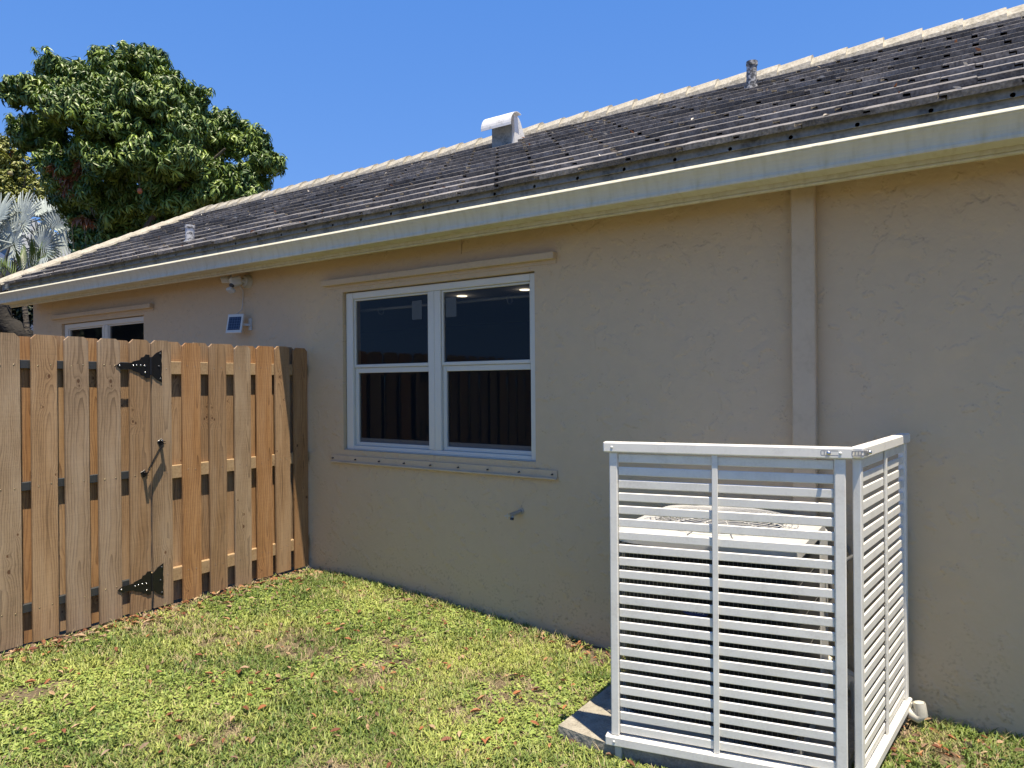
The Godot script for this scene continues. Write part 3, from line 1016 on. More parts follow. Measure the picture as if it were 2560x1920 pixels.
func fences() -> void:
	var meshes := [board_mesh(0.140, 1.852, false), board_mesh(0.140, 1.852, true)]
	# fixed panel between the gate and the house wall
	var f := thing("wooden_fence", "shadowbox fence panel of dog-eared pine boards meeting the house wall", "fence", Vector3(-4.70, -0.02, 0.0))
	boards(f, meshes, [0.022, 0.207, 0.386, 0.583, 0.795, 1.010, 1.226], true, 0.14)
	boards(f, meshes, [0.112, 0.297, 0.490, 0.690, 0.900, 1.115], false, 0.14)
	for y in [0.148, 0.877, 1.617]:
		var st := begin()
		bar(st, Vector3(-4.7365, y, 0.004) - f.position, Vector3(-4.6985, y + 0.092, 1.372) - f.position, 0.003)
		part(st, "rail", M.rail, f)
	var st := begin()
	bar(st, Vector3(-4.7365 - 0.10, -0.4, 1.23) - f.position, Vector3(-4.757, 1.72, 1.32) - f.position, 0.004)
	part(st, "post", M.rail, f)
	st = begin()
	for z in [0.022, 0.207, 0.386, 0.583, 0.795, 1.010, 1.226]:
		for y in [0.20, 0.925, 1.665]:
			for s in [0.04, 0.10]:
				nails(st, -4.6795 + 4.70, y + 0.02 + rng.randf_range(-0.015, 0.015), z + s, 0.0028)
	part(st, "nails", M.bolt, f).set_meta("kind", "stuff")
	# gate on a steel frame, hung on two strap hinges
	var g := thing("wooden_gate", "wooden gate of dog-eared boards with black strap hinges and spring closer", "gate", Vector3(-4.70, -0.02, 1.38))
	var gf := [1.384, 1.580, 1.777, 1.964, 2.160, 2.355, 2.552]
	boards(g, meshes, gf, true, 0.14)
	boards(g, meshes, [1.480, 1.680, 1.870, 2.062, 2.256, 2.452], false, 0.14)
	for y in [0.180, 0.912, 1.646]:
		st = begin()
		bar(st, Vector3(-4.7365, y, 1.392) - g.position, Vector3(-4.7085, y + 0.051, 2.69) - g.position, 0.002)
		part(st, "frame_rail", M.steel_dark, g)
	for z in [1.392, 2.66]:
		st = begin()
		bar(st, Vector3(-4.7362, 0.232, z) - g.position, Vector3(-4.7088, 0.911, z + 0.03) - g.position, 0.002)
		bar(st, Vector3(-4.7362, 0.964, z) - g.position, Vector3(-4.7088, 1.645, z + 0.03) - g.position, 0.002)
		part(st, "frame_upright", M.steel_dark, g)
	st = begin()
	for z in gf:
		for y in [0.205, 0.937, 1.671]:
			for s in [0.035, 0.105]:
				nails(st, 0.0205, y + 0.02 + rng.randf_range(-0.01, 0.01), z + s - 1.38, 0.0042)
	part(st, "screws", M.brass, g).set_meta("kind", "stuff")
	for y in [1.672, 0.186]:
		var up := 1.0
		st = begin()
		# strap: seen from the front its point is towards the gate's free side
		var ol := PackedVector2Array([Vector2(1.386, -0.082), Vector2(1.386, 0.076), Vector2(1.412, 0.080), Vector2(1.425, 0.062), Vector2(1.445, 0.058), Vector2(1.452, 0.042), Vector2(1.500, 0.030), Vector2(1.506, 0.022), Vector2(1.560, 0.018), Vector2(1.578, 0.022), Vector2(1.612, 0.0), Vector2(1.578, -0.024), Vector2(1.560, -0.020), Vector2(1.506, -0.026), Vector2(1.500, -0.034), Vector2(1.452, -0.050), Vector2(1.445, -0.064), Vector2(1.425, -0.068), Vector2(1.412, -0.084)])
		var tr := Transform3D(Basis(Vector3(0, 0, 1), Vector3(0, 1, 0), Vector3(-1, 0, 0)), Vector3(-4.6745, y, 0) - g.position)
		slab(st, tr, ol, 0.004)
		# leaf on the post side
		slab(st, tr, PackedVector2Array([Vector2(1.372, -0.060), Vector2(1.372, 0.060), Vector2(1.340, 0.092), Vector2(1.300, 0.112), Vector2(1.300, 0.075), Vector2(1.306, 0.05), Vector2(1.300, 0.02), Vector2(1.300, -0.02), Vector2(1.306, -0.05), Vector2(1.300, -0.075), Vector2(1.300, -0.112), Vector2(1.340, -0.092)]), 0.004)
		tube(st, [Vector3(-4.672, y - 0.062, 1.379) - g.position, Vector3(-4.672, y + 0.062, 1.379) - g.position], [0.008], 8)
		var hg := part(st, "hinge", M.black, g)
		st = begin()
		for q in [[1.588, 0.0], [1.498, 0.002], [1.476, 0.004], [1.448, 0.004], [1.420, 0.0], [1.418, -0.045]]:
			ellipsoid(st, Transform3D(Basis(), Vector3(-4.6735, y + q[1], q[0]) - g.position), Vector3(0.005, 0.0065, 0.0065), 5, 8)
		part(st, "bolt", M.bolt, hg).set_meta("kind", "stuff")
		st = begin()
		for q in [[1.312, 0.088], [1.322, 0.0], [1.312, -0.088]]:
			ellipsoid(st, Transform3D(Basis(), Vector3(-4.6735, y + q[1], q[0]) - g.position), Vector3(0.005, 0.007, 0.007), 5, 8)
		part(st, "screw_head", M.steel_dark, hg).set_meta("kind", "stuff")
	# spring closer
	var sp := Node3D.new()
	put(sp, "gate_spring", g)
	var a := Vector3(-4.640, 1.142, 1.312) - g.position
	var b := Vector3(-4.640, 0.938, 1.430) - g.position
	st = begin()
	var dir := (b - a).normalized()
	var s1 := dir.cross(Vector3.RIGHT).normalized()
	var s2 := dir.cross(s1)
	var pts := []
	var turns := 20
	for i in turns * 8 + 1:
		var k := float(i) / (turns * 8)
		var an := TAU * i / 8.0
		pts.append(a.lerp(b, 0.1 + 0.78 * k) + (s1 * cos(an) + s2 * sin(an)) * 0.0085)
	tube(st, pts, [0.0026], 5)
	tube(st, [a, b], [0.0035], 6)
	part(st, "coil", M.black, sp)
	for p in [[a, -1.0], [b, 1.0]]:
		st = begin()
		var q: Vector3 = p[0]
		box(st, Transform3D(Basis(Vector3.RIGHT, 0.5), Vector3(-4.6768 + 4.70, q.y, q.z)), Vector3(0.005, 0.042, 0.034), 0.001)
		beam(st, Vector3(0.023, q.y + 0.008, q.z), q + Vector3(0.008, 0.008, 0), 0.020, 0.004)
		beam(st, Vector3(0.023, q.y - 0.008, q.z), q + Vector3(0.008, -0.008, 0), 0.020, 0.004)
		var br := part(st, "bracket", M.black, sp)
	st = begin()
	for q in [a + Vector3(0, 0.014, -0.012), a + Vector3(0, 0.010, 0.014), b + Vector3(0, 0.006, -0.004)]:
		ellipsoid(st, at(0.0265, q.y, q.z), Vector3(0.004, 0.0055, 0.0055), 5, 8)
	part(st, "bolt", M.bolt, sp).set_meta("kind", "stuff")
	# fence going on past the gate
	var f2 := thing("wooden_fence", "pine fence panel past the gate's free side, mirrored in the window", "fence", Vector3(-4.70, -0.02, 2.75))
	var zf := []
	var zb := []
	for i in 10:
		zf.append(2.752 + i * 0.198)
		zb.append(2.851 + i * 0.198)
	boards(f2, meshes, zf, true, 0.14)
	boards(f2, meshes, zb.slice(0, 9), false, 0.14)
	for y in [0.148, 0.877, 1.617]:
		st = begin()
		bar(st, Vector3(-4.7365, y, 2.752) - f2.position, Vector3(-4.6985, y + 0.092, 4.68) - f2.position, 0.003)
		part(st, "rail", M.rail, f2)
	for z in [2.76, 4.55]:
		st = begin()
		bar(st, Vector3(-4.86, -0.4, z) - f2.position, Vector3(-4.757, 1.72, z + 0.09) - f2.position, 0.004)
		part(st, "post", M.rail, f2)

# ---------------------------------------------------------------- cooling unit and its screen
func screen_and_unit() -> void:
	var s := thing("privacy_screen", "white slatted two-panel screen standing around the air conditioner", "screen", Vector3(-0.85, -0.14, 0.75))
	var o := s.position
	var panels := [[Vector3(-1.310, 0, 1.196), Vector3(-0.388, 0, 1.002), -0.062, -0.062, "front"], [Vector3(-0.352, 0, 0.975), Vector3(-0.248, 0, 0.075), -0.075, -0.108, "side"]]
	for p in panels:
		var a: Vector3 = p[0]
		var b: Vector3 = p[1]
		var d := (b - a).normalized()
		var n := Vector3.UP.cross(d).normalized()
		if n.dot(Vector3(0.5, 0, 1)) < 0.0:
			n = -n
		var side: bool = p[4] == "side"
		var L := a.distance_to(b)
		var bas := Basis(d, Vector3.UP, d.cross(Vector3.UP))
		var bot: float = p[2]
		# rails
		for r in [[1.227, 1.272, 0.048], [bot, bot + 0.042, 0.050]]:
			var st := begin()
			box(st, Transform3D(bas, (a + b) * 0.5 + Vector3(0, (r[0] + r[1]) * 0.5, 0) + n * 0.004 - o), Vector3(L + (0.05 if not side else 0.03), r[1] - r[0], r[2]), 0.005)
			var rail := part(st, "rail", M.vinyl, s)
			st = begin()
			for e in ([a + d * 0.015, b - d * 0.02] if not side else [b - d * 0.01]):
				ellipsoid(st, Transform3D(bas, e + Vector3(0, (r[0] + r[1]) * 0.5, 0) + n * (0.004 + r[2] * 0.5) - o), Vector3(0.006, 0.006, 0.004), 5, 8)
			part(st, "screw_cap", M.vinyl, rail)
		# posts
		for q in [[0.018, 0.036, 0.032], [L - 0.021, 0.042, 0.032]]:
			var st := begin()
			box(st, Transform3D(bas, a + d * q[0] + Vector3(0, (bot + 0.043 + 1.226) * 0.5, 0) - o), Vector3(q[1], 1.226 - bot - 0.043, q[2]), 0.004)
			part(st, "post", M.vinyl, s)
		var mid := begin()
		box(mid, Transform3D(bas, a + d * (L * (0.475 if not side else 0.5)) + Vector3(0, (bot + 0.043 + 1.226) * 0.5, 0) + n * 0.012 - o), Vector3(0.024, 1.226 - bot - 0.043, 0.010), 0.002)
		part(mid, "middle_post", M.vinyl, s)
		# feet
		for q in [0.03, L - 0.03]:
			var st := begin()
			var f: Vector3 = a + d * q
			box(st, Transform3D(bas, Vector3(f.x, (bot - 0.26) * 0.5 + 0.0, f.z) - o), Vector3(0.030, 0.26 + bot, 0.024) if false else Vector3(0.030, absf(-0.26 - bot), 0.024), 0.002)
			part(st, "foot", M.unit_trim, s)
		# slats
		var st0 := begin()
		box(st0, Transform3D(), Vector3(L - 0.078, 0.0372, 0.010), 0.0035)
		var slat := st0.commit()
		var rows := 22
		for i in rows:
			var y := bot + 0.072 + i * (1.200 - bot - 0.072) / (rows - 1)
			var sl := part_of(slat, "slat", M.vinyl, s)
			sl.transform = Transform3D(bas * Basis(Vector3.RIGHT, rng.randf_range(-0.02, 0.02)), (a + b) * 0.5 - d * 0.002 + Vector3(0, y, 0) + n * 0.0 - o)
	# perforated strap holding the corner
	var st := begin()
	var c0 := Vector3(-0.47, 1.249, 1.047)
	var c1 := Vector3(-0.362, 1.249, 1.024)
	var c2 := Vector3(-0.322, 1.249, 0.985)
	var c3 := Vector3(-0.313, 1.249, 0.925)
	for e in [[c0, c1], [c1, c2], [c2, c3]]:
		beam(st, e[0] - o + Vector3(0, 0.009, 0), e[1] - o + Vector3(0, 0.009, 0), 0.002, 0.004)
		beam(st, e[0] - o - Vector3(0, 0.009, 0), e[1] - o - Vector3(0, 0.009, 0), 0.002, 0.004)
		var len: float = e[0].distance_to(e[1])
		var k := int(len / 0.012)
		for i in k + 1:
			var p: Vector3 = e[0].lerp(e[1], float(i) / maxi(k, 1))
			box(st, Transform3D(Basis(Vector3.UP, atan2(-(e[1].z - e[0].z), e[1].x - e[0].x)), p - o), Vector3(0.004, 0.014, 0.0018))
	var strap := part(st, "corner_strap", M.zinc, s)
	st = begin()
	for q in [c0 + Vector3(0.028, 0, 0.001), c3 + Vector3(0.003, 0, 0.01)]:
		ellipsoid(st, at(q.x - o.x, q.y - o.y, q.z - o.z), Vector3(0.009, 0.009, 0.007), 6, 10)
	part(st, "screw_head", M.bolt, strap)

	# the cooling unit
	var u := thing("air_conditioner", "outdoor air conditioning unit with round fan guard behind white slats", "air conditioner", Vector3(-0.99, -0.075, 0.595))
	var hw := 0.405
	var corner := 0.11
	var outline := func(half: float, rad: float) -> Array:
		var pts := []
		for q in 4:
			for i in 9:
				var an := PI * 0.5 * q + PI * 0.5 * i / 8.0
				var cx := (half - rad) * (1.0 if q == 0 or q == 3 else -1.0)
				var cz := (half - rad) * (1.0 if q < 2 else -1.0)
				pts.append(Vector3(cx + rad * cos(an), 0, cz + rad * sin(an)))
		return pts
	var skirt := func(st2: SurfaceTool, loop: Array, y0: float, y1: float) -> void:
		for i in loop.size():
			var j: int = (i + 1) % loop.size()
			var n: Vector3 = (loop[i] + loop[j]).normalized()
			face(st2, [loop[i] + Vector3(0, y0, 0), loop[j] + Vector3(0, y0, 0), loop[j] + Vector3(0, y1, 0), loop[i] + Vector3(0, y1, 0)], n)
	# base pan
	st = begin()
	var lp: Array = outline.call(hw, corner)
	skirt.call(st, lp, 0.0, 0.06)
	face(st, lp.map(func(p): return p + Vector3(0, 0.06, 0)), Vector3.UP)
	part(st, "base_pan", M.unit_trim, u)
	# coil block
	st = begin()
	var ci: Array = outline.call(hw - 0.025, corner - 0.02)
	skirt.call(st, ci, 0.062, 0.86)
	part(st, "coil", M.coil, u)
	# wire guard round the coil
	st = begin()
	for i in lp.size():
		pass
	var per := []
	for i in lp.size():
		var p: Vector3 = lp[i]
		var q: Vector3 = lp[(i + 1) % lp.size()]
		var n := maxi(1, int(p.distance_to(q) / 0.019))
		for k in n:
			per.append(p.lerp(q, float(k) / n))
	for p in per:
		box(st, at(p.x, 0.462, p.z), Vector3(0.0028, 0.80, 0.0028))
	for y in [0.10, 0.26, 0.42, 0.58, 0.74, 0.845]:
		for i in lp.size():
			beam(st, lp[i] * 1.004 + Vector3(0, y, 0), lp[(i + 1) % lp.size()] * 1.004 + Vector3(0, y, 0), 0.003, 0.003)
	part(st, "coil_guard", M.wire, u)
	# corner panel with service cover, at the wall side
	st = begin()
	bar(st, Vector3(0.30, 0.061, -0.415), Vector3(0.412, 0.86, -0.20), 0.01)
	part(st, "service_panel", M.lid, u)
	# lid: rounded square with a round opening
	st = begin()
	var lo: Array = outline.call(hw + 0.012, corner + 0.01)
	skirt.call(st, lo, 0.862, 0.905)
	var N := lo.size()
	var inner := []
	var bev := []
	for i in N:
		var p: Vector3 = lo[i]
		var an := atan2(p.z, p.x)
		inner.append(Vector3(cos(an), 0, sin(an)) * 0.345)
		bev.append(p * 0.965)
	for i in N:
		var j := (i + 1) % N
		face(st, [lo[i] + Vector3(0, 0.905, 0), lo[j] + Vector3(0, 0.905, 0), bev[j] + Vector3(0, 0.915, 0), bev[i] + Vector3(0, 0.915, 0)], Vector3.UP)
		face(st, [bev[i] + Vector3(0, 0.915, 0), bev[j] + Vector3(0, 0.915, 0), inner[j] + Vector3(0, 0.932, 0), inner[i] + Vector3(0, 0.932, 0)], Vector3.UP)
		face(st, [inner[i] + Vector3(0, 0.932, 0), inner[j] + Vector3(0, 0.932, 0), inner[j] * 0.985 + Vector3(0, 0.80, 0), inner[i] * 0.985 + Vector3(0, 0.80, 0)], -inner[i])
	part(st, "lid", M.lid, u)
	st = begin()
	for k in 4:
		var an := TAU * k / 4.0 + 0.5
		var bx := Basis(Vector3.UP, an) * Basis(Vector3.RIGHT, 0.35)
		box(st, Transform3D(bx, Vector3(0, 0.80, 0) + bx * Vector3(0.18, 0, 0)), Vector3(0.28, 0.004, 0.14))
	tube(st, [Vector3(0, 0.74, 0), Vector3(0, 0.84, 0)], [0.09], 14)
	part(st, "fan", M.coil, u)
	# fan guard: rings and spokes, domed
	st = begin()
	var dome := func(r: float) -> float: return 0.957 - 0.020 * (r / 0.36) * (r / 0.36)
	var r := 0.06
	while r < 0.372:
		var ring := []
		for i in 41:
			ring.append(Vector3(cos(TAU * i / 40.0) * r, dome.call(r), sin(TAU * i / 40.0) * r))
		tube(st, ring, [0.0017], 4, false)
		r += 0.026
	for k in 12:
		var an := TAU * k / 12.0 + 0.13
		var v := Vector3(cos(an), 0, sin(an))
		tube(st, [v * 0.05 + Vector3(0, 0.953, 0), v * 0.2 + Vector3(0, 0.947, 0), v * 0.36 + Vector3(0, 0.934, 0), v * 0.378 + Vector3(0, 0.926, 0)], [0.0034], 5)
	var plate := []
	for i in 25:
		plate.append(Vector3(cos(TAU * i / 24.0) * 0.075, 0.957, sin(TAU * i / 24.0) * 0.075))
	face(st, plate.slice(0, 24), Vector3.UP)
	part(st, "fan_guard", M.lid, u)
	# badge on the guard's front
	st = begin()
	var ov := PackedVector2Array()
	for i in 28:
		ov.append(Vector2(cos(TAU * i / 28.0) * 0.062, sin(TAU * i / 28.0) * 0.027))
	slab(st, at(-0.005, 0.600, hw + 0.004), ov, 0.004)
	var badge := part(st, "badge", M.badge, u)
	var tm := TextMesh.new()
	tm.text = "Carrier"
	var font := SystemFont.new()
	font.font_names = PackedStringArray(["Droid Serif"])
	font.font_italic = true
	tm.font = font
	tm.font_size = 32
	tm.pixel_size = 0.00085
	tm.depth = 0.0015
	var tx := part_of(tm, "lettering", M.badge_print, badge)
	tx.position = Vector3(-0.005, 0.600, hw + 0.0092)
	# insulated line from the unit to the wall
	var hose := thing("insulated_hose", "black insulated refrigerant hose running from the unit to the wall", "hose", Vector3(-0.65, 0.45, 0.2))
	st = begin()
	var hp := [Vector3(-0.60, 0.42, 0.33), Vector3(-0.555, 0.415, 0.27), Vector3(-0.54, 0.44, 0.20), Vector3(-0.575, 0.50, 0.13), Vector3(-0.62, 0.54, 0.075), Vector3(-0.645, 0.55, 0.02)]
	tube(st, hp.map(func(p): return p - hose.position), [0.017], 10)
	part(st, "sleeve", M.hose, hose)
	st = begin()
	tube(st, [Vector3(-0.60, 0.62, 0.32) - hose.position, Vector3(-0.52, 0.63, 0.26) - hose.position, Vector3(-0.47, 0.65, 0.16) - hose.position, Vector3(-0.50, 0.66, 0.05) - hose.position, Vector3(-0.51, 0.66, 0.005) - hose.position], [0.010], 8)
	part(st, "power_whip", M.zinc, hose)
	# drain pipes
	var pv := thing("drain_pipe", "white plastic drain pipe with elbow at the wall foot beside screen", "pipe", Vector3(-0.30, -0.10, 0.12))
	st = begin()
	tube(st, [Vector3(-0.62, 0.10, 0.10) - pv.position, Vector3(-0.46, 0.02, 0.115) - pv.position, Vector3(-0.215, -0.085, 0.135) - pv.position], [0.0215], 14)
	part(st, "pipe", M.pvc, pv)
	st = begin()
	tube(st, [Vector3(-0.225, -0.082, 0.135) - pv.position, Vector3(-0.190, -0.093, 0.138) - pv.position, Vector3(-0.176, -0.075, 0.139) - pv.position, Vector3(-0.186, -0.02, 0.137) - pv.position], [0.027, 0.028, 0.028, 0.028], 16, false)
	tube(st, [Vector3(-0.186, -0.02, 0.137) - pv.position, Vector3(-0.180, -0.05, 0.138) - pv.position], [0.0225], 16, true)
	part(st, "elbow", M.pvc, pv)
	var pv2 := thing("drain_pipe", "short white pipe stub seen through gap between the screen panels", "pipe", Vector3(-0.47, 0.08, 0.33))
	st = begin()
	tube(st, [Vector3(-0.10, 0.035, -0.06), Vector3(0.0, 0.015, 0.0), Vector3(0.05, 0.005, 0.03)], [0.021], 14)
	tube(st, [Vector3(-0.06, 0.02, -0.03), Vector3(0.02, 0.0, 0.02)], [0.027], 14)
	tube(st, [Vector3(0.03, 0.01, 0.018), Vector3(0.035, -0.1, 0.02), Vector3(0.035, -0.24, 0.02)], [0.021], 12)
	part(st, "pipe", M.pvc, pv2)

# ---------------------------------------------------------------- things on the wall
func wall_things() -> void:
	# twin floodlight
	var f := thing("floodlight", "white twin-head security floodlight on the wall under the eave", "floodlight", Vector3(-5.52, 2.49, 0.0))
	var st := begin()
	tube(st, [Vector3(0.02, 0, 0.001), Vector3(0.02, 0, 0.03), Vector3(0.02, 0, 0.045)], [0.062, 0.062, 0.045], 18)
	part(st, "base", M.lamp_body, f)
	st = begin()
	box(st, Transform3D(Basis(Vector3.UP, -0.5) * Basis(Vector3.RIGHT, 0.3), Vector3(-0.03, -0.005, 0.10)), Vector3(0.105, 0.085, 0.10), 0.012)
	tube(st, [Vector3(0.02, 0, 0.04), Vector3(0.0, 0, 0.09)], [0.02], 10)
	part(st, "sensor_body", M.lamp_body, f)
	st = begin()
	ellipsoid(st, at(-0.02, -0.045, 0.145), Vector3(0.026, 0.022, 0.022), 8, 12)
	part(st, "sensor_lens", M.steel_dark, f)
	for q in [[Vector3(-0.15, 0.02, 0.12), 0.35, 0.5], [Vector3(-0.05, -0.085, 0.135), -0.15, 0.9]]:
		var hd := Node3D.new()
		put(hd, "lamp_head", f)
		hd.transform = Transform3D(Basis(Vector3.UP, q[1]) * Basis(Vector3.RIGHT, q[2]), q[0])
		st = begin()
		box(st, at(0, 0, 0), Vector3(0.085, 0.06, 0.035), 0.008)
		tube(st, [Vector3(0.0, 0, -0.015), Vector3(0.03, 0.02, -0.06)], [0.009], 8)
		part(st, "housing", M.lamp_body, hd)
		st = begin()
		box(st, at(0, 0, 0.0185), Vector3(0.062, 0.040, 0.004), 0.001)
		part(st, "lens", M.unit_trim, hd)
	# its small solar panel
	var p := thing("solar_panel", "small white framed solar panel hanging on the wall below floodlight", "solar panel", Vector3(-5.535, 2.10, 0.0))
	st = begin()
	bar(st, Vector3(0.045, -0.06, 0.001), Vector3(0.085, 0.05, 0.012), 0.002)
	beam(st, Vector3(0.065, -0.01, 0.010), Vector3(0.02, -0.005, 0.085), 0.022, 0.022, 0.002)
	part(st, "bracket", M.lamp_body, p)
	var bs := Basis(Vector3.UP, 0.25) * Basis(Vector3.RIGHT, -0.22)
	var tr := Transform3D(bs, Vector3(-0.02, 0.0, 0.105))
	st = begin()
	box(st, tr, Vector3(0.175, 0.180, 0.016), 0.004)
	part(st, "panel_frame", M.frame, p)
	st = begin()
	box(st, tr * at(0, 0, 0.0088), Vector3(0.135, 0.125, 0.002))
	part(st, "cells", M.cell, p)
	st = begin()
	for i in 5:
		box(st, tr * at(-0.054 + i * 0.027, 0, 0.0102), Vector3(0.0022, 0.122, 0.0006))
		box(st, tr * at(0, -0.05 + i * 0.025, 0.0103), Vector3(0.132, 0.0018, 0.0006))
	part(st, "cell_lines", M.cell_line, p).set_meta("kind", "stuff")
	st = begin()
	tube(st, [Vector3(-0.03, 0.085, 0.085), Vector3(-0.035, 0.14, 0.02), Vector3(-0.037, 0.24, 0.008), Vector3(-0.03, 0.31, 0.012), Vector3(-0.01, 0.345, 0.06)], [0.0035], 6)
	part(st, "cable", M.lamp_body, p)
	# hose tap
	var t := thing("hose_tap", "small metal hose tap on the wall below the window", "tap", Vector3(-2.56, 0.645, 0.0))
	st = begin()
	tube(st, [Vector3(0.02, 0.012, 0.001), Vector3(0.02, 0.012, 0.008)], [0.024], 14)
	tube(st, [Vector3(0.02, 0.012, 0.006), Vector3(-0.005, 0.0, 0.075), Vector3(-0.012, -0.006, 0.095)], [0.013, 0.014, 0.013], 10)
	tube(st, [Vector3(-0.003, 0.0, 0.070), Vector3(-0.002, -0.022, 0.082)], [0.011, 0.012], 10)
	part(st, "body", M.brass_tap, t)
	st = begin()
	tube(st, [Vector3(-0.002, -0.022, 0.082), Vector3(-0.002, -0.036, 0.086)], [0.0135], 10)
	part(st, "spout", M.steel_dark, t)
	st = begin()
	box(st, Transform3D(Basis(Vector3.UP, 0.3), Vector3(-0.022, -0.008, 0.108)), Vector3(0.04, 0.009, 0.006), 0.002)
	box(st, Transform3D(Basis(Vector3.UP, 0.3), Vector3(-0.022, -0.008, 0.108)), Vector3(0.009, 0.034, 0.006), 0.002)
	part(st, "handle", M.zinc, t)

# ---------------------------------------------------------------- lawn
func blade(st: SurfaceTool, root: Vector3, dir: float, length: float, w: float, lean: float, tint: Color) -> void:
	var f := Vector3(cos(dir), 0, sin(dir))
	var side := Vector3(-sin(dir), 0, cos(dir))
	var p := root
	var a := lean * 0.4
	var left := []
	var mid := []
	var seg := 3
	for i in seg + 1:
		var k := float(i) / seg
		var ww := w * (1.0 - 0.85 * pow(k, 2.2)) * 0.5
		left.append([p - side * ww, p + side * ww])
		a = lean * (0.4 + 0.9 * k)
		p += (f * sin(a) + Vector3.UP * cos(a)) * length / seg
	for i in seg:
		var n: Vector3 = (left[i + 1][0] - left[i][0]).cross(left[i][1] - left[i][0])
		if n.y < 0:
			n = -n
		st.set_color(tint)
		face(st, [left[i][0], left[i][1], left[i + 1][1], left[i + 1][0]], n)

func tuft(sd: int, kind: int) -> ArrayMesh:
	var r := RandomNumberGenerator.new()
	r.seed = sd
	var st := begin()
	if kind == 2:
		# low creeping weed with small round leaves
		for i in 9:
			var an := r.randf() * TAU
			var d := r.randf_range(0.004, 0.035)
			var c := Vector3(cos(an) * d, r.randf_range(0.008, 0.026), sin(an) * d)
			var pts := []
			var tl := Basis(Vector3(cos(an + 1.5), 0, sin(an + 1.5)), r.randf_range(-0.5, 0.5))
			var rad := r.randf_range(0.006, 0.011)
			for k in 6:
				pts.append(c + tl * Vector3(cos(TAU * k / 6.0) * rad, 0, sin(TAU * k / 6.0) * rad * 0.8))
			st.set_color(Color(1, 1, 1) * r.randf_range(0.8, 1.15))
			face(st, pts, Vector3.UP)
		return st.commit()
	for i in (8 if kind == 0 else 6):
		var an := r.randf() * TAU
		var c := Vector3(r.randf_range(-0.012, 0.012), -0.004, r.randf_range(-0.012, 0.012))
		var v := r.randf_range(0.75, 1.25)
		if kind == 0:
			blade(st, c, an, r.randf_range(0.026, 0.055), r.randf_range(0.0055, 0.0090), r.randf_range(0.6, 1.6), Color(v, v, v * 0.95) * 0.8)
		else:
			blade(st, c, an, r.randf_range(0.03, 0.075), r.randf_range(0.002, 0.0035), r.randf_range(0.7, 1.6), Color(v, v, v))
	return st.commit()

func dry_leaf(sd: int) -> ArrayMesh:
	var r := RandomNumberGenerator.new()
	r.seed = sd
	var st := begin()
	var L := 1.0
	var curl := r.randf_range(0.5, 1.7)
	var bend := r.randf_range(-0.5, 0.9)
	var rows := []
	for i in 6:
		var k := i / 5.0
		var w := 0.21 * sin(PI * clampf(k * 0.9 + 0.06, 0, 1))
		var y := bend * 0.35 * (k - 0.5) * (k - 0.5) * 2.0
		rows.append([Vector3((k - 0.5) * L, y + w * curl, -w * 0.9), Vector3((k - 0.5) * L, y, 0), Vector3((k - 0.5) * L, y + w * curl * r.randf_range(0.6, 1.0), w * 0.9)])
	for i in 5:
		for s in 2:
			st.set_color(Color(1, 1, 1) * r.randf_range(0.85, 1.15))
			face(st, [rows[i][s], rows[i][s + 1], rows[i + 1][s + 1], rows[i + 1][s]], Vector3.UP)
	return st.commit()

func scatter(called: String, mesh: Mesh, m: Material, items: Array, parent: Node) -> MultiMeshInstance3D:
	mesh.surface_set_material(0, m)
	var mm := MultiMesh.new()
	mm.transform_format = MultiMesh.TRANSFORM_3D
	mm.use_colors = true
	mm.mesh = mesh
	mm.instance_count = items.size()
	var buf := PackedFloat32Array()
	buf.resize(items.size() * 16)
	for i in items.size():
		var t: Transform3D = items[i][0]
		var c: Color = items[i][1]
		var o := i * 16
		buf[o] = t.basis.x.x
		buf[o + 1] = t.basis.y.x
		buf[o + 2] = t.basis.z.x
		buf[o + 3] = t.origin.x
		buf[o + 4] = t.basis.x.y
		buf[o + 5] = t.basis.y.y
		buf[o + 6] = t.basis.z.y
		buf[o + 7] = t.origin.y
		buf[o + 8] = t.basis.x.z
		buf[o + 9] = t.basis.y.z
		buf[o + 10] = t.basis.z.z
		buf[o + 11] = t.origin.z
		buf[o + 12] = c.r
		buf[o + 13] = c.g
		buf[o + 14] = c.b
		buf[o + 15] = 1.0
	mm.buffer = buf
	var o := MultiMeshInstance3D.new()
	o.multimesh = mm
	put(o, called, parent)
	o.set_meta("kind", "stuff")
	return o

func on_pad(x: float, z: float) -> bool:
	return x > -1.57 and x < -0.40 and z > 0.12 and z < 1.19

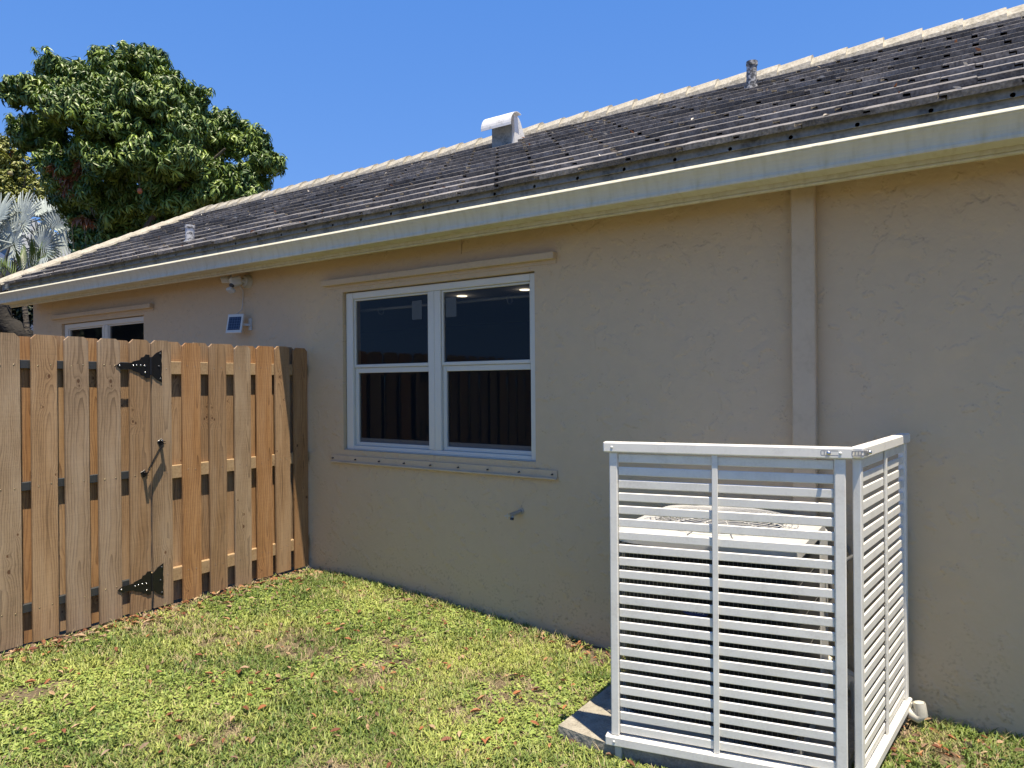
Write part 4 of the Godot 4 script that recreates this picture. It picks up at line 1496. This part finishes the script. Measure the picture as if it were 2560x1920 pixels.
func lawn() -> void:
	var dens := noise(301, 1.15, FastNoiseLite.TYPE_SIMPLEX_SMOOTH, 3)
	var hue := noise(302, 0.8, FastNoiseLite.TYPE_SIMPLEX_SMOOTH, 3)
	var weed := noise(303, 0.9, FastNoiseLite.TYPE_SIMPLEX_SMOOTH, 2)
	var m := leafy(0.6, 0.35)
	var kinds := [[], [], [], [], []]
	var r := RandomNumberGenerator.new()
	r.seed = 99
	var cell := 0.0175
	var x := -4.66
	while x < 2.2:
		var z := 0.02
		while z < 4.4:
			var px := x + r.randf_range(-0.5, 0.5) * cell
			var pz := z + r.randf_range(-0.5, 0.5) * cell
			z += cell
			if on_pad(px, pz) or pz < 0.015:
				continue
			var dd := dens.get_noise_2d(px, pz)
			var bare := 0.20 + 0.55 * smoothstep(0.18, 0.55, dd)
			bare = maxf(bare, 0.85 * smoothstep(0.24, 0.02, px + 4.68))
			bare = maxf(bare, 0.55 * smoothstep(0.16, 0.0, pz))
			bare = maxf(bare, 0.9 * smoothstep(0.34, 0.16, Vector2((px + 1.75) * 0.55, pz - 0.10).length()))
			bare = maxf(bare, 0.75 * smoothstep(0.20, 0.05, Vector2(px + 0.12, pz - 0.62).length()))
			if r.randf() < bare:
				continue
			var hh := hue.get_noise_2d(px, pz)
			var c := Color(0.115, 0.185, 0.033).lerp(Color(0.45, 0.50, 0.13), clampf(0.45 + hh * 1.0 + r.randf_range(-0.5, 0.45), 0.0, 1.0))
			var kind := r.randi() % 2
			var sc := r.randf_range(0.7, 1.15)
			if weed.get_noise_2d(px + 9.0, pz) > 0.14 and r.randf() < 0.38:
				kind = 4
				c = Color(0.16, 0.25, 0.045).lerp(Color(0.35, 0.42, 0.10), r.randf())
			elif r.randf() < 0.20 + 0.45 * smoothstep(0.0, 0.4, dd):
				kind = 2 + r.randi() % 2
				c = Color(0.54, 0.45, 0.25).lerp(Color(0.36, 0.27, 0.145), r.randf())
				if r.randf() < 0.35:
					c = Color(0.22, 0.25, 0.075)
			if pz < 0.12:
				sc *= 1.25
			var y := ground_y(px, pz) + 0.004
			kinds[kind].append([Transform3D(Basis(Vector3.UP, r.randf() * TAU).scaled(Vector3(sc, sc * r.randf_range(0.7, 1.1), sc)), Vector3(px, y, pz)), c])
		x += cell
	var l := Node3D.new()
	put(l, "lawn_grass", self)
	l.set_meta("kind", "stuff")
	tag(l, "patchy sunlit lawn of short green and straw-coloured grass", "grass")
	for k in 5:
		scatter("grass_tufts", tuft(500 + k, [0, 0, 1, 1, 2][k]), m, kinds[k], l)
	# fallen leaves
	var lm := leafy(0.75, 0.15)
	var shapes := [dry_leaf(1), dry_leaf(2), dry_leaf(3)]
	var lists := [[], [], []]
	var tints := [Color(0.34, 0.135, 0.055), Color(0.40, 0.215, 0.10), Color(0.22, 0.085, 0.045), Color(0.43, 0.30, 0.18), Color(0.20, 0.12, 0.075), Color(0.30, 0.22, 0.15)]
	var spots := []
	for i in 1700:
		var px := 0.0
		var pz := 0.0
		var q := r.randf()
		if q < 0.27:
			px = -4.65 + absf(r.randfn(0.0, 0.13))
			pz = r.randf_range(0.05, 3.0)
		elif q < 0.37:
			px = r.randf_range(-4.6, 1.0)
			pz = 0.04 + absf(r.randfn(0.0, 0.10))
		elif q < 0.44:
			px = r.randfn(-0.10, 0.18)
			pz = r.randf_range(0.1, 1.1)
		else:
			px = r.randf_range(-4.5, 1.0)
			pz = r.randf_range(0.15, 3.3)
		if on_pad(px, pz) or px < -4.66 or pz < 0.03:
			continue
		spots.append(Vector2(px, pz))
	var big := 0
	for s in spots:
		var sc := r.randf_range(0.024, 0.05) * (1.25 if s.x < -4.35 else 1.0)
		var b := Basis(Vector3.UP, r.randf() * TAU) * Basis(Vector3.RIGHT, r.randf_range(-0.5, 0.5)) * Basis(Vector3(0, 0, 1), r.randf_range(-0.4, 0.4))
		var c: Color = tints[r.randi() % tints.size()]
		var open: bool = s.x > -4.3 and s.y > 0.3
		var y := ground_y(s.x, s.y) + (r.randf_range(0.018, 0.036) if open else r.randf_range(0.012, 0.028))
		lists[r.randi() % 3].append([Transform3D(b.scaled(Vector3.ONE * sc), Vector3(s.x, y, s.y)), c])
	var lit := Node3D.new()
	put(lit, "leaf_litter", self)
	lit.set_meta("kind", "stuff")
	tag(lit, "small dry brown leaf litter strewn over lawn and fence foot", "leaves")
	for k in 3:
		scatter("leaves", shapes[k], lm, lists[k], lit)
	# bits of leaf and twig caught on the roof
	var bits := []
	for i in 90:
		var row := r.randi() % 11
		var kk := row + r.randf_range(0.0, 0.25)
		var bx := r.randf_range(-9.4, 0.6)
		var bz := ROOF_Z - row * STEP - 0.02 - r.randf() * 0.04
		var by := ROOF_Y + row * STEP * PITCH + (ROOF_Z - row * STEP - bz) * 0.39 + 0.008
		var bc: Color = [Color(0.55, 0.50, 0.42), Color(0.62, 0.58, 0.50), Color(0.36, 0.16, 0.08), Color(0.45, 0.36, 0.26)][r.randi() % 4]
		bits.append([Transform3D((Basis(Vector3.UP, r.randf() * TAU) * Basis(Vector3.RIGHT, r.randf_range(-0.6, 0.6)) * Basis(Vector3(0, 0, 1), r.randf_range(-0.8, 0.8))).scaled(Vector3.ONE * r.randf_range(0.022, 0.055)), Vector3(bx, by, bz)), bc])
	var debris := Node3D.new()
	put(debris, "roof_debris", self)
	debris.set_meta("kind", "stuff")
	tag(debris, "pale dry leaf scraps and twigs caught on the roof tiles", "leaves")
	scatter("scraps", dry_leaf(8), lm, bits, debris)
	# the larger leaves one can pick out
	for i in 48:
		var px := r.randf_range(-4.2, -1.75)
		var pz := r.randf_range(0.5, 2.9)
		if i > 40:
			px = r.randf_range(-0.12, 0.45)
			pz = r.randf_range(0.25, 1.2)
		var st := begin()
		var hue_at := r.randi() % 4
		var c: Color = tints[hue_at]
		st.set_color(c)
		st.append_from(shapes[r.randi() % 3], 0, Transform3D(Basis().scaled(Vector3.ONE * r.randf_range(0.036, 0.062)), Vector3.ZERO))
		var ml := mat(c.r, c.g, c.b, 0.7)
		var o := part(st, "fallen_leaf", ml, self)
		o.transform = Transform3D(Basis(Vector3.UP, r.randf() * TAU) * Basis(Vector3.RIGHT, r.randf_range(-0.35, 0.35)), Vector3(px, ground_y(px, pz) + 0.032, pz))
		var word: String = ["rust-orange", "orange-tan", "dark red-brown", "pale straw-tan"][hue_at]
		if px > -0.3:
			tag(o, "larger %s dry leaf on grass right of the white screen" % word, "leaf", "large dry leaves right of the screen")
		elif px < -3.0:
			tag(o, "larger %s dry leaf on the lawn towards the gate" % word, "leaf", "large dry leaves towards the gate")
		else:
			tag(o, "larger %s dry leaf on the lawn left of the white screen" % word, "leaf", "large dry leaves left of the screen")

# ---------------------------------------------------------------- beyond the house
func leaf_blade(st: SurfaceTool, t: Transform3D, L: float, w: float, droop: float, tint: Color) -> void:
	var rows := []
	var p := Vector3.ZERO
	var a := 0.0
	for i in 4:
		var k := i / 3.0
		var ww: float = w * 0.5 * [0.25, 1.0, 0.85, 0.06][i]
		rows.append([t * (p + Vector3(-ww, ww * 0.45, 0)), t * p, t * (p + Vector3(ww, ww * 0.45, 0))])
		a += droop / 3.0
		p += Vector3(0, -sin(a), cos(a)) * L / 3.0
	st.set_color(tint)
	for i in 3:
		for s in 2:
			var n: Vector3 = (rows[i][s + 1] - rows[i][s]).cross(rows[i + 1][s] - rows[i][s])
			if n.y < 0:
				n = -n
			face(st, [rows[i][s], rows[i][s + 1], rows[i + 1][s + 1], rows[i + 1][s]], n)

func rosette(sd: int, count: int, L: float, w: float) -> ArrayMesh:
	var r := RandomNumberGenerator.new()
	r.seed = sd
	var st := begin()
	for i in count:
		var an := TAU * i / count * 2.4 + r.randf_range(-0.3, 0.3)
		var pitch := r.randf_range(-1.0, 0.35)
		var b := Basis(Vector3.UP, an) * Basis(Vector3.RIGHT, pitch * -1.0 - 0.2)
		var v := r.randf_range(0.8, 1.2)
		leaf_blade(st, Transform3D(b, Vector3(0, r.randf_range(-0.06, 0.03), 0)), L * r.randf_range(0.75, 1.15), w, r.randf_range(0.5, 1.5), Color(v, v, v))
	return st.commit()

func crown(t: Node3D, lobes: Array, meshes: Array, m: Material, per: float, dark: Color, bright: Color, brown: float, sd: int) -> void:
	var r := RandomNumberGenerator.new()
	r.seed = sd
	var lists := []
	for k in meshes.size():
		lists.append([])
	for lb in lobes:
		# every lobe carries smaller clumps, with dark gaps between them
		var subs := []
		for i in 12:
			var d := Vector3(r.randfn(), r.randfn() + 0.25, r.randfn()).normalized()
			subs.append([lb[0] + d * lb[1] * Vector3(0.72, 0.66, 0.72), lb[1] * r.randf_range(0.32, 0.50)])
		for sb in subs:
			var c: Vector3 = sb[0]
			var rad: float = sb[1]
			var n := maxi(4, int(per * rad * rad))
			for i in n:
				var d := Vector3(r.randfn(), r.randfn() + 0.2, r.randfn()).normalized()
				var shell := 1.0 - 0.5 * r.randf() * r.randf()
				var p := c + d * rad * Vector3(1, 0.85, 1) * shell
				p += Vector3(r.randfn(), r.randfn(), r.randfn()) * 0.06
				var up := (d * 0.75 + Vector3(0, 0.75, 0)).normalized()
				var side := up.cross(Vector3(r.randfn(), r.randfn(), r.randfn())).normalized()
				var col := dark.lerp(bright, clampf(r.randf() * r.randf() + 0.25 * maxf(0.0, r.randfn(0.0, 0.5)), 0.0, 1.0))
				if r.randf() < brown:
					col = Color(0.16, 0.065, 0.03)
				lists[r.randi() % meshes.size()].append([Transform3D(Basis(side, up, side.cross(up)).scaled(Vector3.ONE * r.randf_range(0.75, 1.2)), p), col])
	for k in meshes.size():
		scatter("foliage", meshes[k], m, lists[k], t)

func fan_frond(sd: int) -> ArrayMesh:
	# stiff fan of folded segments, split towards the rim; opens in the xy plane, looks along z
	var r := RandomNumberGenerator.new()
	r.seed = sd
	var st := begin()
	var n := 38
	var spread := 2.55
	for i in n:
		var a := -spread + 2.0 * spread * i / (n - 1)
		var half := spread / (n - 1)
		var L := 1.0 * (1.0 - 0.22 * pow(absf(a) / spread, 2.0)) * r.randf_range(0.93, 1.05)
		var at_ := func(k: float, s: float, lift: float) -> Vector3:
			var an := a + half * s
			var rr := L * k
			var cup := 0.16 * k * k - 0.05
			return Vector3(sin(an) * rr, cos(an) * rr, cup + lift)
		var sag := r.randf_range(-0.16, 0.04)
		var rows := [[0.02, 1.0, 0.0], [0.30, 1.0, 0.0], [0.58, 1.0, 0.0], [0.82, 0.55, sag * 0.4], [1.0, 0.06, sag]]
		var g := r.randf_range(0.85, 1.1)
		st.set_color(Color(g, g, g))
		for j in 4:
			var p: Array = rows[j]
			var q: Array = rows[j + 1]
			var fold := 0.012
			var a0: Vector3 = at_.call(p[0], -p[1], p[2])
			var a1: Vector3 = at_.call(p[0], 0.0, p[2] + fold * p[0] * 2.0)
			var a2: Vector3 = at_.call(p[0], p[1], p[2])
			var b0: Vector3 = at_.call(q[0], -q[1], q[2])
			var b1: Vector3 = at_.call(q[0], 0.0, q[2] + fold * q[0] * 2.0)
			var b2: Vector3 = at_.call(q[0], q[1], q[2])
			face(st, [a0, a1, b1, b0], Vector3(0, 0, 1))
			face(st, [a1, a2, b2, b1], Vector3(0, 0, 1))
	tube(st, [Vector3(0, 0.06, -0.02), Vector3(0, -0.5, -0.05), Vector3(0, -1.1, -0.25)], [0.018, 0.024, 0.03], 6)
	return st.commit()

# the yard behind is laid out in metres: across (to the right), up, and away along the yard's long axis
const YARD := Vector3(0, 0, 3.985)
func spot(across: float, up: float, away: float) -> Vector3:
	var yaw := deg_to_rad(33.2)
	return YARD + Vector3(cos(yaw), 0, -sin(yaw)) * across + Vector3(-sin(yaw), 0, -cos(yaw)) * away + Vector3.UP * up

func behind() -> void:
	var m := leafy(0.46, 0.38)
	var ros := [rosette(1, 14, 0.175, 0.038), rosette(2, 12, 0.20, 0.041), rosette(3, 15, 0.155, 0.036)]
	# the big mango tree
	var base := spot(-8.45, 0.88, 15)
	base.y = -0.05
	var t := thing("mango_tree", "large dense dark green mango tree rising behind the roof", "tree", base)
	var st := begin()
	var fork := spot(-8.38, 4.51, 15) - base
	tube(st, [Vector3(0, -0.3, 0), Vector3(0.05, 1.2, 0), fork * 0.6, fork], [0.42, 0.34, 0.28, 0.24], 12)
	for q in [[-9.64, 6.64], [-8.83, 7.64], [-7.82, 7.43], [-6.92, 6.92], [-5.91, 6.46], [-6.41, 5.91], [-9.13, 5.63]]:
		var e := spot(q[0], q[1], 15.0 + rng.randf_range(-0.8, 0.8)) - base
		var mid := fork.lerp(e, 0.45) + Vector3(rng.randf_range(-0.3, 0.3), rng.randf_range(-0.3, 0.5), rng.randf_range(-0.3, 0.3))
		tube(st, [fork * 0.93, mid, e], [0.12, 0.065, 0.02], 8)
		tube(st, [mid, mid + (e - mid) * 0.6 + Vector3(rng.randf_range(-0.6, 0.6), 0.5, rng.randf_range(-0.6, 0.6))], [0.06, 0.015], 6)
	part(st, "trunk", M.bark, t)
	var lobes := []
	for q in [[-10.19, 7.8, 0.62, 0], [-9.96, 8.42, 0.62, 0.5], [-8.98, 8.35, 0.62, 0], [-8.06, 8.26, 0.5, -0.4], [-7.98, 8.42, 0.58, 0.3], [-7.02, 7.65, 0.58, -0.3], [-6.8, 7.45, 0.56, 0.2], [-10.6, 7.27, 0.6, 0.6], [-8.87, 6.9, 0.75, -0.9], [-8.12, 7.07, 0.83, -0.8], [-7.26, 6.89, 0.81, -0.9], [-6.59, 6.48, 0.71, -0.7], [-6.33, 7.18, 0.52, 0.3], [-5.66, 6.61, 0.52, 0], [-5.25, 6.16, 0.42, -0.3], [-5.71, 5.86, 0.5, -0.5], [-6.21, 5.68, 0.62, -0.8], [-6.88, 5.88, 0.79, -1.1], [-7.66, 5.94, 0.83, -1.2], [-8.63, 5.95, 0.71, -0.9], [-9.58, 6.21, 0.46, -0.4], [-8.48, 5.32, 0.62, -0.6], [-7.65, 5.19, 0.67, -0.7], [-6.93, 5.26, 0.58, -0.6], [-8.63, 4.92, 0.55, 0], [-9.36, 5.17, 0.36, 0.2], [-7.98, 4.98, 0.5, 0.3], [-9.08, 4.62, 0.4, 0], [-9.1, 7.36, 0.91, 1.2], [-7.86, 7, 0.91, 1.1]]:
		lobes.append([spot(q[0], q[1], 15.0 + q[3] + 0.9 * smoothstep(6.6, 4.6, q[1])) - base, q[2]])
	for q in [[-8.9, 4.6, 0.75], [-8.3, 4.9, 0.8], [-7.5, 5.0, 0.8], [-9.3, 4.9, 0.55], [-8.6, 4.1, 0.6], [-7.9, 4.3, 0.7], [-9.2, 4.2, 0.5], [-9.75, 5.9, 0.55], [-9.45, 5.3, 0.5], [-10.1, 6.5, 0.5]]:
		lobes.append([spot(q[0], q[1], 15.6) - base, q[2]])
	crown(t, lobes, ros, m, 560.0, Color(0.042, 0.098, 0.016), Color(0.34, 0.45, 0.075), 0.0, 77)
	# brown withered sprays and hanging fruit
	var dead := []
	for q in [[-9.28, 5.97], [-9.09, 5.78], [-8.85, 5.87], [-8.99, 5.59], [-8.71, 6.11], [-8.76, 4.98], [-8.62, 4.88]]:
		for k in 5:
			dead.append([Transform3D(Basis(Vector3.UP, rng.randf() * TAU) * Basis(Vector3.RIGHT, rng.randf_range(-0.3, 0.3)) * Basis().scaled(Vector3.ONE * 0.8), spot(q[0] + rng.randf_range(-0.09, 0.09), q[1] + rng.randf_range(-0.09, 0.09), 14.0) - base), Color(0.20, 0.075, 0.03).lerp(Color(0.30, 0.14, 0.06), rng.randf())])
	scatter("withered_leaves", rosette(9, 9, 0.26, 0.05), m, dead, t)
	for q in [[-7.32, 5.4, 13.6, Color(0.40, 0.13, 0.05)], [-8.76, 4.24, 13.8, Color(0.03, 0.06, 0.02)], [-8.57, 4.24, 13.9, Color(0.03, 0.06, 0.02)]]:
		st = begin()
		var p := spot(q[0], q[1], q[2]) - base
		ellipsoid(st, at(p.x, p.y, p.z), Vector3(0.052, 0.062, 0.05), 8, 10)
		var col: Color = q[3]
		var fr := part(st, "fruit", mat(col.r, col.g, col.b, 0.4), t)
		st = begin()
		tube(st, [p + Vector3(0, 0.06, 0), p + Vector3(0.03, 0.55, 0.05)], [0.006], 5)
		part(st, "stalk", M.bark, fr)
	# yellower tree at the left edge
	var b2 := spot(-18.48, 0.54, 24)
	b2.y = -0.05
	var t2 := thing("fruit_tree", "yellow-green tree at the left edge behind the silver palm", "tree", b2)
	st = begin()
	tube(st, [Vector3(0, -0.3, 0), Vector3(0.1, 2.5, 0), Vector3(0.3, 4.5, 0.2)], [0.25, 0.2, 0.1], 10)
	for q in [[-18.48, 9.57], [-17.35, 9.72], [-16.87, 8.91]]:
		tube(st, [Vector3(0.1, 2.5, 0), (spot(q[0], q[1], 24.0) - b2)], [0.12, 0.02], 7)
	part(st, "trunk", M.bark, t2)
	lobes = []
	for q in [[-18.32, 9.49, 0.84], [-17.55, 9.48, 0.65], [-17.19, 8.83, 0.68], [-17.84, 8.59, 0.81], [-16.71, 8.51, 0.52], [-17.44, 7.95, 0.65], [-18.65, 8.12, 0.97], [-16.47, 7.94, 0.42], [-17.76, 9.97, 0.35]]:
		lobes.append([spot(q[0], q[1], 24.0) - b2, q[2]])
	crown(t2, lobes, [rosette(21, 12, 0.17, 0.05), rosette(22, 10, 0.15, 0.045)], leafy(0.45, 0.4), 230.0, Color(0.15, 0.18, 0.035), Color(0.50, 0.50, 0.12), 0.02, 78)
	for q in [[-16.33, 8.53], [-16.12, 7.11], [-15.97, 7.12]]:
		st = begin()
		var p := spot(q[0], q[1], 22.5) - b2
		ellipsoid(st, at(p.x, p.y, p.z), Vector3(0.075, 0.08, 0.075), 8, 10)
		part(st, "fruit", mat(0.22, 0.19, 0.07, 0.5), t2)
	# silver fan palm
	var pb := spot(-14.33, 0.69, 20)
	pb.y = -0.05
	var pm := thing("silver_palm", "silvery blue-grey fan palm standing left of the mango tree", "palm", pb)
	st = begin()
	var hub := spot(-14.47, 5.52, 20.3) - pb
	tube(st, [Vector3(0, -0.3, 0), hub * 0.5, hub], [0.22, 0.2, 0.2], 10)
	part(st, "trunk", M.bark, pm)
	var silver := leafy(0.5, 0.12)
	silver.albedo_color = lin(0.38, 0.43, 0.40)
	var fans := [fan_frond(1), fan_frond(2), fan_frond(3)]
	for q in [[-13.98, 6.24, 0, 0.25, 0.95], [-14.18, 5.61, 0.5, 0.15, 0.8], [-14.8, 6.37, -0.5, 0.5, 0.9], [-15.03, 5.87, -1.3, 0.2, 0.95], [-13.45, 6.47, 0.75, 0.9, 0.85], [-12.98, 5.99, 1.5, 0.75, 0.8], [-13.39, 5.59, 2, 0.4, 0.8], [-13.72, 6.67, 0.2, 1, 0.8], [-14.6, 5.26, -1.9, 0.1, 0.75], [-14.4, 6.61, -0.2, 1.1, 0.85], [-13.59, 5.32, 2.4, 0.2, 0.7], [-13.12, 5.39, 1.9, -0.4, 0.7]]:
		var fp := spot(q[0], q[1], 20.0 - 0.6 * (1.0 - q[3])) - pb
		var o := part_of(fans[rng.randi() % 3], "frond", silver, pm)
		var b := Basis(Vector3.UP, deg_to_rad(33.2) - 0.25 + rng.randf_range(-0.3, 0.3)) * Basis(Vector3(0, 0, 1), -q[2]) * Basis(Vector3.RIGHT, -q[3])
		o.transform = Transform3D(b.scaled_local(Vector3.ONE * q[4]), fp)
	# feather palm just past the gable
	var ab := spot(-8.7, 1, 12.5)
	ab.y = -0.05
	var ar := thing("feather_palm", "small green feather palm peeping over the gable edge", "palm", ab)
	var green := leafy(0.45, 0.35)
	green.albedo_color = lin(0.10, 0.15, 0.035)
	for q in [[-8.79, 3.53, -8.47, 3.89], [-8.87, 3.53, -8.91, 3.9], [-8.95, 3.44, -9.33, 3.74], [-8.66, 3.52, -8.62, 3.96], [-9.12, 3.44, -9.54, 3.87]]:
		st = begin()
		var a := spot(q[0], q[1], 12.5) - ab
		var b := spot(q[2], q[3], 12.5) - ab
		var top := a.lerp(b, 0.55) + Vector3(0, 0.18, 0)
		var spine := []
		for i in 25:
			var k := i / 24.0
			spine.append(a.lerp(top, k).lerp(top.lerp(b, k), k))
		st.set_color(Color(1, 1, 1))
		tube(st, spine, [0.012, 0.004], 5)
		for i in range(4, 25, 2):
			for s in [-1.0, 1.0]:
				var dir: Vector3 = (spine[i] - spine[i - 1]).normalized()
				var side: Vector3 = dir.cross(Vector3.UP).normalized() * float(s)
				var z: Vector3 = (dir * 0.7 + side * 0.8 + Vector3(0, 0.1, 0)).normalized()
				var xx: Vector3 = z.cross(Vector3.UP).normalized()
				leaf_blade(st, Transform3D(Basis(xx, xx.cross(z) * -1.0, z), spine[i]), 0.34, 0.016, 0.5, Color(1, 1, 1) * rng.randf_range(0.8, 1.2))
		part(st, "frond", green, ar)
	st = begin()
	tube(st, [Vector3(0, -0.3, 0), Vector3(0.02, 1.5, 0), spot(-8.87, 3.44, 12.5) - ab], [0.07, 0.06, 0.04], 8)
	part(st, "stem", M.bark, ar)
	# the neighbour's house, of which a white roof edge and a strip of wall show
	var nb := spot(-20.42, 0.55, 24)
	nb.y = -0.05
	var nh := thing("neighbour_house", "pale neighbour house with white roof edge behind the silver palm", "house", nb)
	var e1 := spot(-23.16, 9.68, 24) - nb
	var e2 := spot(-16.84, 5.59, 24) - nb
	var e0 := e1 + Vector3((e1.x - e2.x), e2.y - e1.y, (e1.z - e2.z))
	var away := Vector3(-0.75, 0, -0.66).cross(Vector3.UP).cross(Vector3.UP).normalized()
	away = Vector3.UP.cross(e2 - e1).normalized()
	if away.dot(Vector3(-0.85, 0, -0.5)) < 0.0:
		away = -away
	st = begin()
	var p0 := Vector3(e2.x, 0, e2.z)
	var p1 := Vector3(e0.x, 0, e0.z)
	var inn := (p1 - p0).normalized() * 0.4
	p0 += inn + away * 0.4
	p1 += -inn + away * 0.4
	var top0 := Vector3(0, e2.y - 0.1, 0)
	face(st, [p0, p1, p1 + top0, p0 + top0], -away)
	face(st, [p0 + top0, p1 + top0, e1 + away * 0.4 - Vector3(0, 0.25, 0)], -away)
	face(st, [p0, p0 + away * 9.0, p0 + away * 9.0 + top0, p0 + top0], p0 - p1)
	face(st, [p1, p1 + away * 9.0, p1 + away * 9.0 + top0, p1 + top0], p1 - p0)
	part(st, "wall", mat(0.40, 0.40, 0.38, 0.8), nh)
	st = begin()
	for q in [[e2, e1], [e1, e0]]:
		face(st, [q[0], q[1], q[1] + away * 9.6, q[0] + away * 9.6], Vector3.UP)
		face(st, [q[0] - Vector3(0, 0.08, 0), q[1] - Vector3(0, 0.08, 0), q[1] + away * 9.6 - Vector3(0, 0.08, 0), q[0] + away * 9.6 - Vector3(0, 0.08, 0)], Vector3.DOWN)
	part(st, "roof", mat(0.22, 0.23, 0.24, 0.8), nh)
	st = begin()
	for q in [[e2, e1], [e1, e0]]:
		beam(st, q[0] - away * 0.03 - Vector3(0, 0.10, 0), q[1] - away * 0.03 - Vector3(0, 0.10, 0), 0.05, 0.26, 0.0)
	part(st, "roof_edge", mat(0.75, 0.75, 0.74, 0.6), nh)
	# dark shrub and leaning trunk in the shade past the house corner
	var sb := spot(-9.2, 1, 12.6)
	sb.y = -0.05
	var sh := thing("shade_tree", "dark leaning tree trunk past the far house corner under the gutter", "tree", sb)
	st = begin()
	tube(st, [Vector3(0.5, -0.3, 0.3), spot(-8.81, 2.44, 12.6) - sb, spot(-9.11, 2.6, 12.6) - sb, spot(-9.28, 2.78, 12.6) - sb, spot(-9.3, 3.12, 12.6) - sb, spot(-9.62, 3.55, 12.6) - sb], [0.22, 0.20, 0.19, 0.13, 0.12, 0.06], 10)
	tube(st, [spot(-9.2, 2.66, 12.6) - sb, spot(-9.7, 2.7, 12.6) - sb], [0.12, 0.08], 8)
	part(st, "trunk", M.bark_dark, sh)
	lobes = []
	for q in [[-9.15, 3.03, 0.12], [-9.05, 2.94, 0.08], [-9.68, 3.07, 0.23], [-9.2, 2.51, 0.17], [-9.76, 2.47, 0.26]]:
		lobes.append([spot(q[0], q[1], 12.9) - sb, q[2]])
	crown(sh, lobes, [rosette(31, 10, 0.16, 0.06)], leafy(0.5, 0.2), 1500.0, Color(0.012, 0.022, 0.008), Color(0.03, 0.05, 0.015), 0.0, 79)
	# hedge added out of view, to darken what the window glass mirrors
	var hb := Vector3(-15.5, -0.05, 7.5)
	var hd := thing("added_hedge", "unseen dark hedge added beyond the fence to darken the window reflection", "hedge", hb)
	lobes = []
	st = begin()
	for i in 7:
		var k := i / 14.0
		var p := Vector3(-17.5, 0, 1.6).lerp(Vector3(-9.5, 0, 13.5), k) - hb
		p.y = 0.0
		lobes.append([p + Vector3(0, 1.3, 0), 1.5])
		lobes.append([p + Vector3(0.2, 3.2, 0.1), 1.5])
		tube(st, [p + Vector3(0, -0.2, 0), p + Vector3(0.1, 4.5, 0)], [0.12, 0.04], 6)
	part(st, "stems", M.bark, hd)
	crown(hd, lobes, [rosette(41, 12, 0.30, 0.11)], leafy(0.5, 0.25), 130.0, Color(0.018, 0.035, 0.010), Color(0.05, 0.085, 0.02), 0.0, 80)
